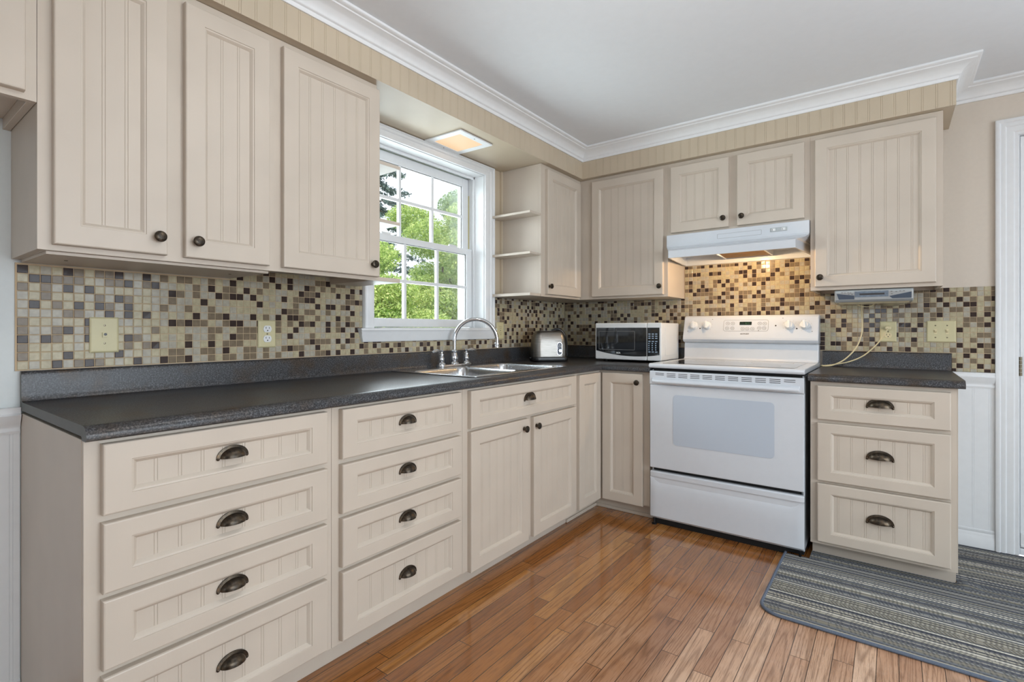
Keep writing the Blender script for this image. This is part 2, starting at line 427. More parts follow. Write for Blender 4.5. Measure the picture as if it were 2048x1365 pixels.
# right drawer unit
u = base_unit('beige three-drawer base cabinet standing to the right of the white range', (1.690, -XF, 0), 0, .517, tk=.085)
for z0, z1 in ((.656, .811), (.376, .640), (.096, .363)): front(u, 'drawer', .030, .496, z0, z1, rail=.042, pull=1.06, bead_phase=.019)
eb = MB(); eb.box(.5168, .519, .0, .600, .079, .829); eb.box(.5168, .519, .085, .600, .0105, .079); eb.build('end_panel', M['cab'], u, .0005, 1)

# ------------------------------------------------------------------ wall cabinets
XU = .308; UB, UT = 1.267, 2.0655
def wall_unit(name, label, loc, rotz, W, z0=UB, z1=UT, recess=.0):
    r = thing(name, label, 'cabinet', loc, rotz, 'beige wall cabinets'); b = MB(); t = .016; D = XU-.0015
    b.box(0, t, .0186, D, z0, z1); b.box(W-t, W, .0186, D, z0, z1); b.box(t, W-t, .0186, D, z0+recess, z0+recess+t); b.box(t, W-t, .0186, D, z1-t, z1); b.box(t, W-t, D-.008, D, z0+recess+t, z1-t)
    b.build('carcass', M['cab'], r, .0008, 1)
    f = MB(); f.box(0, W, 0, .0186, z0, z1-.0005); f.build('face_frame', M['cab'], r)
    return r
u = wall_unit('wall_cabinet', 'tall beige two-door wall cabinet at the left, over the phone jack', (XU, -3.030, 0), R90, .597)
front(u, 'door', .027, .275, 1.281, 2.036, knob=(.251, 1.330), bead_phase=.041)
front(u, 'door', .321, .575, 1.281, 2.036, knob=(.350, 1.330), bead_phase=.044)
b = MB(); b.box(.02, .59, .02, .30, 1.259, 1.2668); b.build('bottom_board', M['cab'], u)
each('screw', [MB().lathe([(.005, 0), (.004, -.0012), (0, -.0016)], 12, Matrix.Translation((lx, .145, 1.259))) for lx in (.085, .520)], M['hinge'], u)
u = wall_unit('wall_cabinet', 'beige single-door wall cabinet just left of the window, with end shelves', (XU, -2.433, 0), R90, .433, recess=.030)
front(u, 'door', .026, .433, 1.281, 2.040, knob=(.396, 1.328), bead_phase=.0415)
def shelf(parent, lx0, lx1, z0, z1):
    b = MB(); b.prism([(lx0, .004), (lx1, .004), (lx1, .300), (lx0, .300)], z0, z1, 'z'); b.build('shelf', M['cab'], parent, .0012, 2)
for z0, z1 in ((1.752, 1.766), (1.512, 1.526), (1.267, 1.284)): shelf(u, .4332, .560, z0, z1)
# corner wall cabinet, L shape
u = thing('corner_wall_cabinet', 'beige L-shaped corner wall cabinet with open end shelves beside the window', 'cabinet', (XU, -.7875, 0), R90, 'beige wall cabinets')
L = lambda x, y: (y+.7875, -(x-XU))
b = MB(); lbox(b, .0015, XU-.0186, -.7875, -.0015, UB, UT); lbox(b, XU-.0186, .9095, -XU+.0186, -.0015, UB, UT); b.build('carcass', M['cab'], u, .0008, 1)
b = MB(); lbox(b, XU-.0186, XU, -.7872, -XU, UB, UT-.0005); lbox(b, XU-.0186, .9095, -XU, -XU+.0186, UB, UT-.0005); b.build('face_frame', M['cab'], u)
front(u, 'door', .0465, .4525, 1.281, 2.040, knob=(.060+.0, 1.329))
d2 = front(u, 'door', 0, .481, 1.281, 2.040, knob=(.463, 1.330), bead_phase=.025); d2.rotation_euler = (0, 0, -R90); p = L(.405, -XU); d2.location = (p[0], p[1], 1.281)
for z0, z1 in ((1.752, 1.766), (1.512, 1.526), (1.267, 1.284)): shelf(u, -.1080, -.0002, z0, z1)
b = MB(); lbox(b, .0015, .006, -.8675, -.7876, 1.2845, UT); lbox(b, .006, .020, -.8035, -.7876, 1.2845, 1.511); lbox(b, .006, .020, -.8035, -.7876, 1.5265, 1.751); lbox(b, .006, .020, -.8035, -.7876, 1.7665, UT); b.build('back_panel', M['soffit'], u)
# short cabinet over the hood, right cabinet
u = wall_unit('wall_cabinet', 'short beige two-door wall cabinet above the range hood', (.910, -XU, 0), 0, .747, z0=1.630)
front(u, 'door', .023, .351, 1.644, 2.037, knob=(.325, 1.693), bead_phase=.029)
front(u, 'door', .396, .722, 1.644, 2.037, knob=(.422, 1.692), bead_phase=.029)
u = wall_unit('wall_cabinet', 'beige single-door wall cabinet at the far right, above the radio', (1.6575, -XU, 0), 0, .5235, recess=.018)
front(u, 'door', .0215, .4985, 1.284, 2.036, knob=(.045, 1.331), bead_phase=.028)
# cabinet over the fridge space at far left
u = wall_unit('wall_cabinet', 'beige wall cabinet hung higher at the far left edge', (XU, -3.690, 0), R90, .659, z0=1.628, recess=.03)
front(u, 'door', .330, .636, 1.643, 2.036); front(u, 'door', .024, .320, 1.643, 2.036)
b = MB(); b.box(.1, .56, .10, .125, 1.630, 1.6575); b.build('cross_rail', M['cab'], u)

# ------------------------------------------------------------------ room shell
RX, RY, CZ = 4.4, -6.2, 2.25
WY0, WY1, WZ0, WZ1 = -1.780, -.949, 1.073, 2.009
def struct(name, mb, mats, **kw):
    o = mb.build(name, mats, **kw); o['kind'] = 'structure'; return o
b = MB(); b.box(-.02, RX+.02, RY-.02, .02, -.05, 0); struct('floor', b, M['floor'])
b = MB(); b.box(-.2, RX+.2, RY-.2, .2, CZ, CZ+.12); struct('ceiling', b, M['ceil'])
b = MB(); b.box(-.19, 0, RY, WY0, 0, CZ); b.box(-.19, 0, WY1, .19, 0, CZ); b.box(-.19, 0, WY0, WY1, 0, WZ0); b.box(-.19, 0, WY0, WY1, WZ1, CZ); struct('wall_left', b, M['wallL'])
DX0, DX1, DZ = 2.470, 3.290, 1.983
b = MB(); b.box(0, DX0, 0, .19, 0, CZ); b.box(DX1, RX+.19, 0, .19, 0, CZ); b.box(DX0, DX1, 0, .19, DZ, CZ); struct('wall_back', b, M['wallB'])
V0, V1 = -3.6, -1.2
b = MB(); b.box(RX, RX+.19, RY, V0, 0, CZ); b.box(RX, RX+.19, V1, 0, 0, CZ); b.box(RX, RX+.19, V0, V1, 0, .25); b.box(RX, RX+.19, V0, V1, 2.0, CZ); struct('wall_right', b, M['wallB'])
H0, H1 = 1.45, 2.15
b = MB(); b.box(-.19, H0, RY-.19, RY, 0, CZ); b.box(H1, RX+.19, RY-.19, RY, 0, CZ); b.box(H0, H1, RY-.19, RY, 0, .95); b.box(H0, H1, RY-.19, RY, 1.95, CZ); struct('wall_front', b, M['wallB'])

# soffit (L) with beaded faces
SX, SZ, SE = .347, 2.066, 2.223
b = MB(); b.box(.001, SX-.007, -4.6, -.001, SZ+.0005, CZ-.0005); b.box(SX-.007, SE-.002, -SX+.007, -.001, SZ+.0005, CZ-.0005); struct('trim_1', b, M['soffit'])
so = bpy.data.objects['trim_1']
bd = bead_board(4.6-SX+.006, CZ-SZ-.002, .03, .0065).build('beadboard_face', M['soffit'], so, loc=(SX, -4.6, SZ), rotz=R90)
bd = bead_board(SE-SX, CZ-SZ-.002, .052, .0065).build('beadboard_face', M['soffit'], so, loc=(SX, -SX, SZ))

# crown moulding following the soffit and the bare wall
crown = [(0, 2.177), (.006, 2.177), (.009, 2.182), (.010, 2.190), (.016, 2.193), (.018, 2.197), (.020, 2.203), (.027, 2.211), (.037, 2.219), (.048, 2.225), (.058, 2.229), (.064, 2.231), (.066, 2.235), (.074, 2.237), (.080, 2.241), (.080, 2.2497), (0, 2.2497)]
def sweep(prof, path, close=True):
    """path: list of (point2D, offset-direction2D); profile (offset, z)"""
    L = [[(p[0]+o*n[0], p[1]+o*n[1], z) for o, z in prof] for p, n in path]
    return MB().loops(L, close, close)
path = [((SX, -4.6), (1, 0)), ((SX, -SX), (1, -1)), ((SE, -SX), (1, -1)), ((SE, -.0005), (1, -1)), ((RX-.001, -.0005), (-1, -1))]
# split so that the outside corner at the soffit end turns onto the bare wall
path = [((SX, -4.6), (1, 0)), ((SX, -SX), (1, -1)), ((SE, -SX), (1, -1)), ((SE, -.0005), (1, -1)), ((RX-.0005, -.0005), (-1, -1))]
struct('trim_2', sweep(crown, path), M['white'], smooth=True)

# chair rail, wainscot and baseboards
rail = [(0, .773), (.010, .773), (.012, .780), (.008, .786), (.008, .792), (.014, .800), (.022, .818), (.026, .826), (.020, .831), (.020, .843), (.022, .8475), (0, .8475)]
struct('trim_3', sweep(rail, [((.0005, RY+.01), (1, 0)), ((.0005, -3.0125), (1, 0))]), M['white'], smooth=True)
railR = [(o, z+.0115) for o, z in rail]
struct('trim_4', sweep(railR, [((2.2105, -.0005), (0, -1)), ((2.388, -.0005), (0, -1))]), M['white'], smooth=True)
bb = [(0, .0005), (.014, .0005), (.014, .050), (.011, .056), (.011, .062), (.007, .074), (.010, .080), (.010, .088), (.006, .092), (0, .092)]
struct('baseboard_left', sweep([(o, z*.8) for o, z in bb], [((.0005, RY+.01), (1, 0)), ((.0005, -3.0125), (1, 0))]), M['white'], smooth=True)
struct('baseboard_back', sweep([(o, z+.010) for o, z in bb], [((2.2105, -.0005), (0, -1)), ((2.388, -.0005), (0, -1))]), M['white'], smooth=True)
w = bead_board(3.18, .70, .05).build('trim_5', M['white'], loc=(.0065, -6.193, .0735), rotz=R90); w['kind'] = 'structure'
w = bead_board(.178, .686, .04, pitch=.06).build('trim_6', M['white'], loc=(2.2105, -.0065, .1025)); w['kind'] = 'structure'

# door at the right: casing, slab, hinge, threshold
cas = [(0, 0), (0, -.018), (.006, -.022), (.014, -.022), (.019, -.016), (.026, -.019), (.034, -.019), (.040, -.013), (.052, -.016), (.062, -.016), (.068, -.010), (.079, -.012), (.081, -.008), (.081, 0)]
def casing_mb(x0, x1, z1, prof, w):
    """architrave on three sides; prof offset runs from the outer edge inwards"""
    L = []
    for k in range(4):
        row = []
        for o, y in prof:
            X = (x0+o) if k < 2 else (x1-o); Z = .0105 if k in (0, 3) else z1-o
            row.append((X, y-.0005, Z))
        L.append(row)
    return MB().loops(L, True, True)
d = thing('door_1', 'white panelled door with fluted casing at the right edge', 'door', kind='structure')
casing_mb(2.389, 3.371, 2.060, cas, .081).build('door_casing', M['white'], d, smooth=True)
b = MB(); b.box(2.4705, 2.474, 0, .16, .0105, 1.979); b.box(3.286, 3.2895, 0, .16, .0105, 1.979); b.box(2.474, 3.286, 0, .16, 1.979, 1.9825); b.build('jamb', M['white'], d)
b = MB(); b.box(2.4775, 2.600, .012, .050, .045, 1.975); b.box(3.160, 3.283, .012, .050, .045, 1.975); b.box(2.600, 3.160, .012, .050, .045, .95); b.box(2.600, 3.160, .012, .050, 1.86, 1.975)
for xx in ((2.61, 2.86), (2.90, 3.15)): b.box(xx[0], xx[1], .008, .012, .22, .86)
sl = b.build('door_slab', M['white'], d, .002)
b = MB(); b.box(2.596, 3.164, .028, .034, .946, 1.864); b.build('door_glass', M['glass'], sl)
b = MB(); b.box(2.4775, 3.283, .004, .0118, .05, .112); b.box(2.4775, 3.283, .001, .010, .047, .058); b.build('door_sweep', M['wplastic'], d, .0015)
b = MB(); b.box(2.4745, 3.2855, .002, .16, .0105, .040); b.build('threshold', M['white'], d, .004)
for z in (.895,):
    b = MB()
    for k in range(5): b.lathe([(.0065, 0), (.0065, .0165)], 12, Matrix.Translation((2.4755, -.003, z-.045+.018*k)))
    b.build('hinge', M['hinge'], d, smooth=True)

# ------------------------------------------------------------------ kitchen window
wd = thing('window_1', 'white double-hung window with grilles above the sink', 'window', kind='structure')
JX = -.19
# casing on wall (left, top, right) + stool / apron
def wcas(prof, yl, yr, zt, wl, wr, z0):
    L = []
    n = len(prof); W = prof[-1][0]
    for k in range(4):
        row = []
        for o, x in prof:
            if k < 2: Y = yl+o*wl/W
            else: Y = yr-o*wr/W
            Z = z0 if k in (0, 3) else zt-o*.0555/W
            row.append((x+.0005, Y, Z))
        L.append(row)
    return MB().loops(L, True, True)
wc = [(0, 0), (0, .020), (.004, .024), (.012, .024), (.016, .018), (.024, .021), (.034, .021), (.040, .015), (.060, .018), (.070, .016), (.080, .012), (.080, 0)]
wcas(wc, -1.843, -.869, 2.0645, .062, .080, 1.074).build('casing', M['white'], wd, smooth=True)
b = MB(); t = .012
b.box(JX, -.0005, WY0, WY0+.003, WZ0, WZ1); b.box(JX, -.0005, WY1-.003, WY1, WZ0, WZ1); b.box(JX, -.0005, WY0, WY1, WZ1-.003, WZ1); b.box(JX, -.0005, WY0, WY1, WZ0, WZ0+.004)
# stops
for y0, y1 in ((WY0+.003, WY0+.012), (WY1-.012, WY1-.003)): b.box(-.088, -.074, y0, y1, WZ0+.004, WZ1-.003); b.box(-.165, -.155, y0, y1, WZ0+.004, WZ1-.003)
b.box(-.088, -.074, WY0+.003, WY1-.003, WZ1-.016, WZ1-.003)
b.build('jamb', M['white'], wd, .001, 1)
b = MB(); ap = [(.0005, 1.0085), (.016, 1.0085), (.020, 1.014), (.024, 1.040), (.030, 1.050), (.032, 1.060), (.036, 1.064), (.036, 1.073), (.0005, 1.073)]
Lp = []
for y, f in ((-1.872, 1), (-.866, 1)):
    row = []
    for x, z in ap:
        ins = (1.073-z)/.0645*.022
        row.append((x, y+ins if y < -1.5 else y-ins*.2, z))
    Lp.append(row)
MB().loops(Lp, True, True).build('apron', M['white'], wd, smooth=True)
b = MB(); b.box(-.074, .0365, WY0+.003, WY1-.003, 1.0732, 1.0770); b.build('stool', M['white'], wd, .001, 1)
def sash(name, x0, x1, y0, y1, z0, z1, gy0, gy1, gz0, gz1, my, mz):
    b = MB(); b.box(x0, x1, y0, gy0, z0, z1); b.box(x0, x1, gy1, y1, z0, z1); b.box(x0, x1, gy0, gy1, z0, gz0); b.box(x0, x1, gy0, gy1, gz1, z1)
    s = b.build(name, M['white'], wd, .003, 2); xm = (x0+x1)/2
    g = MB(); g.box(xm-.002, xm+.002, gy0-.004, gy1+.004, gz0-.004, gz1+.004); g.build('pane', M['glass'], s)
    m = MB(); w = .0085
    for y in my: m.box(xm-.010, xm+.010, y-w, y+w, gz0, gz1)
    for z in mz: m.box(xm-.0095, xm+.0095, gy0, gy1, z-w, z+w)
    m.build('muntin_grid', M['white'], s, .003, 2)
    k = MB(); e = .0035
    k.box(xm-.004, xm+.004, gy0-.001, gy0+e, gz0, gz1); k.box(xm-.004, xm+.004, gy1-e, gy1+.001, gz0, gz1); k.box(xm-.004, xm+.004, gy0, gy1, gz1-e, gz1+.001)
    k.build('glazing_gasket', M['gplastic'], s)
    return s
ls = sash('lower_sash', -.118, -.090, WY0+.004, WY1-.006, 1.080, 1.560, -1.736, -1.006, 1.126, 1.526, (-1.493, -1.250), (1.325,))
us = sash('upper_sash', -.152, -.124, WY0+.004, WY1-.006, 1.532, 2.000, -1.730, -1.006, 1.566, 1.950, (-1.500, -1.258), (1.762,))
b = MB(); b.box(-.150, -.1185, -.9552, -.9525, 1.57, 1.90); b.build('sash_balance', M['tan'], wd)
each('sash_lock', [MB().prism([(-.112, 1.5602), (-.094, 1.5602), (-.097, 1.572), (-.109, 1.572)], y-.03, y+.03, 'y') for y in (-1.62, -1.12)], M['wplastic'], ls, bevel=.003)
b = MB(); b.box(JX-.03, JX, WY0-.06, WY0, WZ0-.05, WZ1+.06); b.box(JX-.03, JX, WY1, WY1+.06, WZ0-.05, WZ1+.06); b.box(JX-.03, JX, WY0, WY1, WZ1, WZ1+.06); b.box(JX-.05, JX, WY0, WY1, WZ0-.05, WZ0)
b.build('outer_trim', M['siding'], wd)

def simple_window(name, label, axis, a0, a1, z0, z1, pos):
    w = thing(name, label, 'window', kind='structure'); fr = MB(); t = .05
    def bx(mb, a, b_, z, zz, d0, d1):
        if axis == 'x': mb.box(pos+d0, pos+d1, a, b_, z, zz)
        else: mb.box(a, b_, pos+d0, pos+d1, z, zz)
    bx(fr, a0, a0+t, z0, z1, -.03, .03); bx(fr, a1-t, a1, z0, z1, -.03, .03); bx(fr, a0+t, a1-t, z0, z0+t, -.03, .03); bx(fr, a0+t, a1-t, z1-t, z1, -.03, .03)
    c = (a0+a1)/2; bx(fr, c-.04, c+.04, z0+t, z1-t, -.025, .025)
    fr.build('frame', M['white'], w, .003); g = MB(); bx(g, a0+t, a1-t, z0+t, z1-t, -.003, .003); g.build('pane', M['glass'], w)
simple_window('window_2', 'large white framed patio window in the right wall', 'x', V0, V1, .25, 2.0, RX+.09)
simple_window('window_3', 'white framed window in the wall behind the viewer', 'y', H0, H1, .95, 1.95, RY-.09)

# ------------------------------------------------------------------ tile backsplash
PT = .0252
def tiles(name, label, wall, u0, regions, z0=.9515, seed=1):
    rnd = random.Random(seed); mb = MB()
    def pt(u_, n, z): return (n, u_, z) if wall == 'x' else (u_, -n, z)
    for (a, b_, c, d) in regions:
        vs = [pt(x, n, z) for n in (.0006, .0040) for x in (a, b_) for z in (c, d)]
        mb.add(vs, [(0, 1, 3, 2), (4, 6, 7, 5), (0, 4, 5, 1), (2, 3, 7, 6), (0, 2, 6, 4), (1, 5, 7, 3)], 4)
    ua = min(r[0] for r in regions); ub = max(r[1] for r in regions); za = min(r[2] for r in regions); zb = max(r[3] for r in regions)
    i0 = math.floor((ua-u0)/PT); i1 = math.ceil((ub-u0)/PT); k0 = math.floor((za-z0)/PT); k1 = math.ceil((zb-z0)/PT); g = .0011; last = {}
    for i in range(i0, i1):
        for k in range(k0, k1):
            mi = rnd.choices((0, 1, 2, 3), (30, 23, 22, 25))[0]
            if mi == 3 and (last.get((i-1, k)) == 3 or last.get((i, k-1)) == 3) and rnd.random() < .8: mi = rnd.choice((0, 1, 2))
            last[(i, k)] = mi
            a, b_, c, d = u0+i*PT+g, u0+(i+1)*PT-g, z0+k*PT+g, z0+(k+1)*PT-g
            t = [.0057+rnd.gauss(0, .00009) for _ in range(4)]
            for (ra, rb, rc, rd) in regions:
                A, B, C_, D = max(a, ra), min(b_, rb), max(c, rc), min(d, rd)
                if B-A < .004 or D-C_ < .004: continue
                e = .0011
                base = [(A, C_), (B, C_), (B, D), (A, D)]; top = [(A+e, C_+e), (B-e, C_+e), (B-e, D-e), (A+e, D-e)]
                mb.add([pt(x, .0040, z) for x, z in base]+[pt(x, .0050, z) for x, z in base]+[pt(x, tt, z) for (x, z), tt in zip(top, t)],
                       [(0, 1, 5, 4), (1, 2, 6, 5), (2, 3, 7, 6), (3, 0, 4, 7), (4, 5, 9, 8), (5, 6, 10, 9), (6, 7, 11, 10), (7, 4, 8, 11), (8, 9, 10, 11)], mi)
    o = mb.build(name, TILES+[M['grout']]); return tag(o, label, 'backsplash')
tiles('tile_backsplash', 'glass mosaic tile backsplash on the window wall behind the sink', 'x', -3.0195,
      [(-3.0225, -2.440, .9495, 1.2585), (-2.440, -1.8445, .9495, 1.2960), (-1.8445, -.868, .9495, 1.0078), (-.868, -.0065, .9495, 1.2665)], seed=3)
tiles('tile_backsplash', 'glass mosaic tile backsplash behind the range and the microwave', 'y', .0065,
      [(.0065, 2.3885, .9495, 1.2665), (.931, 1.669, .8600, .9495), (.9115, 1.656, 1.2665, 1.4745), (2.2325, 2.3885, .8600, .9495), (2.1825, 2.3885, 1.2665, 1.2750)], seed=11)

# ------------------------------------------------------------------ counters
CT, CBm = .862, .829
cprof = [(.0065, .838), (.600, .838), (.606, CBm), (.630, CBm), (.636, .833), (.637, .842), (.634, .850), (.627, .857), (.617, .861), (.606, CT), (.560, CT), (.130, CT), (.034, CT), (.026, .8640), (.0225, .870), (.0215, .885), (.0205, .9380), (.019, .9445), (.015, .9480), (.0065, .9488)]
NP = len(cprof); ITOP = [k for k in range(NP) if cprof[k] == (.560, CT)][0]     # segment ITOP..ITOP+1 lies over the bowls
SY0, SY1 = -1.690, -.950
secs = [[(o, -3.0120, z) for o, z in cprof], [(o, SY0, z) for o, z in cprof], [(o, SY1, z) for o, z in cprof], [(o, -o, z) for o, z in cprof], [(.9265, -o, z) for o, z in cprof]]
mb = MB(); mb.v = [p for s_ in secs for p in s_]
for k in range(4):
    for i in range(NP):
        j = (i+1) % NP
        if k == 1 and i in (ITOP, 0): continue          # sink cut-out through top and underside
        mb.f.append((k*NP+i, k*NP+j, (k+1)*NP+j, (k+1)*NP+i)); mb.mi.append(0)
mb.f.append(tuple(range(NP))); mb.mi.append(1); mb.f.append(tuple(4*NP+i for i in range(NP))); mb.mi.append(0)
o = mb.build('countertop', [M['counter'], M['counteredge']], smooth=True); tag(o, 'dark speckled L-shaped laminate countertop with the sink set in it', 'countertop')
L2 = [[(x, -o, z) for o, z in cprof] for x in (1.6835, 2.2300)]
o = MB().loops(L2, True, True).build('countertop', M['counter'], smooth=True); tag(o, 'short dark laminate countertop right of the range, under the radio', 'countertop')

# ------------------------------------------------------------------ sink and faucet
s = thing('kitchen_sink', 'stainless double-bowl sink set into the long countertop', 'sink', (0, 0, 0))
yc, xc = (-1.705-.925)/2, .3025
def yx(pts): return [(p[1], p[0]) for p in pts]
bowls = [(-1.500, .372), (-1.135, .340)]     # centre y, width along y
hol = [rrect(.385, w_, .055, 6, .345, y_) for y_, w_ in bowls]
pl = xf(plate(rrect(.555, .785, .03, 5, xc, yc), hol, .005, .0018), Matrix.Translation((0, 0, CT+.0004)))
pl.build('rim', M['sink'], s, smooth=True)
for y_, w_ in bowls:
    LL = []
    for dw, r, z in ((0, .055, .8665), (.004, .054, .864), (.010, .052, .856), (.016, .05, .80), (.024, .05, .72), (.040, .045, .702), (.070, .04, .696), (.20, .03, .694)):
        LL.append([(x, y, z) for x, y in rrect(.385-dw, w_-dw, min(r, (w_-dw)/2-.001), 6, .345, y_)])
    bo = MB().loops(LL, False, True).build('bowl', M['sink'], s, smooth=True)
    dr = MB().lathe([(.044, 0), (.044, .003), (.036, .004), (.034, .001), (.012, .001), (.010, .006), (0, .006)], 24, Matrix.Translation((.345, y_, .6945))); dr.build('drain', M['chrome'], bo, smooth=True)

f = thing('kitchen_faucet', 'chrome gooseneck faucet with two lever handles behind the sink', 'faucet', (.072, -1.290, .8676))
xf(plate(rrect(.058, .255, .027, 6), [], .012, .003), Matrix()).build('base_plate', M['chrome'], f, smooth=True)
MB().lathe([(.028, .012), (.026, .018), (.019, .024), (.021, .034), (.023, .044), (.019, .060), (.0165, .072), (.019, .076), (.019, .082), (.014, .086), (.0125, .090)], 20).build('spout_base', M['chrome'], f, smooth=True)
R_ = .118; ca = math.cos(math.radians(45)); pth = [(0, 0, .085), (0, 0, .11), (0, 0, .138)]
for k in range(1, 25):
    a = PI*k/24*1.03; d_ = R_-R_*math.cos(a); pth.append((d_*ca, d_*ca, .138+R_*math.sin(a)))
sp = MB().tube(pth, .0105, 14).build('spout', M['chrome'], f, smooth=True)
e = Vector(pth[-1]); MB().lathe([(.0125, 0), (.0145, -.004), (.0145, -.012), (.012, -.015), (.0135, -.019), (.0135, -.027), (.009, -.028)], 18, Matrix.Translation(e)).build('aerator', M['chrome'], sp, smooth=True)
for sy in (-1, 1):
    h = MB().lathe([(.023, .012), (.021, .018), (.0135, .024), (.0155, .034), (.0165, .042), (.012, .056), (.011, .060), (.0145, .062), (.0145, .068), (.008, .071), (.0065, .077), (.009, .081), (.0095, .086), (.006, .091), (0, .092)], 18, Matrix.Translation((0, sy*.098, 0)))
    h.tube([(0, sy*.098, .083), (.002, sy*.115, .084), (.004, sy*.135, .086), (.006, sy*.155, .085), (.008, sy*.176, .081)], [.0055, .0065, .0095, .0098, .004], 12)
    h.build('lever_handle', M['chrome'], f, smooth=True)

# ------------------------------------------------------------------ range
FY = -.652
r = thing('range', 'white freestanding electric range between the base cabinets', 'range', (0, 0, 0))
RX0, RX1 = .9295, 1.6715
b = MB(); b.box(RX0+.004, RX1-.004, FY+.035, -.030, .030, .848); b.build('body', M['enamel'], r, .003)
each('dark_gap', [MB().box(RX0+.012, RX1-.012, FY+.034, FY+.05, .836, .858), MB().box(RX0+.015, RX1-.015, FY+.030, FY+.05, .292, .316)], M['blackgap'], r)
MB().prism([(RX0+.012, .0005), (1.588, .0005), (1.588, .012), (RX1-.006, .012), (RX1-.006, .0300), (RX0+.012, .0300)], FY+.040, -.04, 'y').build('under_range_shade', M['blackgap'], r)  # black filler standing in for the shade under the range
b = MB()
pf = [(FY+.004, .858), (FY-.004, .862), (FY-.006, .870), (FY-.003, .878), (FY+.006, .8825), (-.100, .8825), (-.030, .8825), (-.030, .858)]
b.prism(pf, RX0-.002, RX1+.002, 'x'); ck = b.build('cooktop', M['enamel'], r, .004, 3)
pl = xf(plate(rrect(.640, .470, .012, 4, 1.305, -.375), [], .0012), Matrix.Translation((0, 0, .8826))); pl.build('glass_top', M['ctglass'], ck)
for bx_, by_, rr in ((1.14, -.50, .105), (1.47, -.50, .080), (1.14, -.25, .080), (1.47, -.25, .105)):
    n = 40
    MB().loops([[(bx_+q*math.cos(2*PI*i/n), by_+q*math.sin(2*PI*i/n), .88395) for i in range(n)] for q in (rr, rr-.003)]).build('burner_ring', M['gplastic'], ck)
# backguard: lower riser and tilted control console
b = MB(); b.prism([(-.098, .8826), (-.086, .8826+.010), (-.080, .985), (-.012, .985), (-.012, .8826)], RX0+.006, RX1+.0, 'x'); b.build('backguard_riser', M['enamel'], r, .004, 2)
cpf = [(-.084, .985), (-.104, .992), (-.112, 1.006), (-.110, 1.018), (-.072, 1.140), (-.062, 1.150), (-.050, 1.152), (-.012, 1.152), (-.012, .985)]
b = MB(); b.prism(cpf, RX0+.004, RX1+.002, 'x'); con = b.build('backguard', M['enamel'], r, .006, 3)
# panel plane: from (y -.110, z 1.018) to (-.072, 1.140)
tilt = math.atan2(.038, .122); ncon = (Vector((0, -math.cos(tilt), -0*1)))
def onpanel(x, z, off=.0006):
    y = -.110+.038*(z-1.018)/.122
    return Matrix.Translation((x, y, z)) @ Matrix.Rotation(-tilt, 4, 'X') @ FRONT @ Matrix.Translation((0, 0, off))
def kn_mesh():
    k = MB(); k.lathe([(.0255, 0), (.0255, .004), (.0225, .006), (.0205, .017), (.018, .020), (0, .0205)], 28)
    k.prism(rrect(.013, .044, .004, 3), .004, .029, 'z'); return k
for (x, z), rot in zip(((.997, 1.090), (1.076, 1.090), (1.528, 1.090), (1.605, 1.090)), (.0, .1, .0, .15)):
    xf(kn_mesh(), onpanel(x, z) @ Matrix.Rotation(rot, 4, 'Z')).build('control_knob', M['wplastic'], con, .001, 2, smooth=True)
    tk = MB()
    for q in range(10):
        a = math.radians(-60+q*33.5); tk.v, tk.f, tk.mi = tk.v, tk.f, tk.mi
        one = MB().box(-.0012, .0012, -.0008, .0008, 0, .0003); tk.add(xf(one, onpanel(x, z) @ Matrix.Rotation(a, 4, 'Z') @ Matrix.Translation((0, -.033, 0))).v, one.f)
    tk.build('dial_mark', M['gplastic'], con)
pl = plate(rrect(.248, .070, .012, 5), [rrect(.2455, .0675, .011, 5)], .0004); xf(pl, onpanel(1.298, 1.0905)).build('panel_outline', M['gplastic'], con)
dp = xf(plate(rrect(.066, .020, .002, 3), [], .0012), onpanel(1.2985, 1.103)).build('clock_display', M['clockglass'], con)
xf(text_mb('6:20', .013, .0002), onpanel(1.308, 1.103, .0016)).build('clock_digits', M['digits'], dp)
for (x, z) in ((1.198, 1.103), (1.227, 1.103), (1.196, 1.074), (1.226, 1.074), (1.284, 1.071), (1.309, 1.071), (1.337, 1.071), (1.375, 1.102), (1.402, 1.101), (1.374, 1.075), (1.400, 1.075)):
    k = plate(rrect(.0215, .0185, .0092, 6), [rrect(.0185, .0155, .0077, 6)], .0008); k2 = MB().box(-.0042, .0042, -.0012, .0012, 0, .0006); k.add(k2.v, k2.f)
    xf(k, onpanel(x, z)).build('push_button', M['gplastic'], con)
b = MB()
for (x, z) in ((1.0365, 1.073), (1.460, 1.089), (1.567, 1.072), (.962, 1.056), (1.642, 1.056), (1.107, 1.128), (1.495, 1.132), (1.371, 1.060)):
    rr = .0042 if x in (1.0365, 1.460, 1.567) else .0020
    xf(MB().lathe([(rr, 0), (rr, .001), (0, .0014)], 14), onpanel(x, z)).build('indicator_light', M['black'], con)
xf(text_mb('HOTPOINT', .0095, .0002, .0003), onpanel(1.297, 1.040)).build('brand_lettering', M['mark'], con)
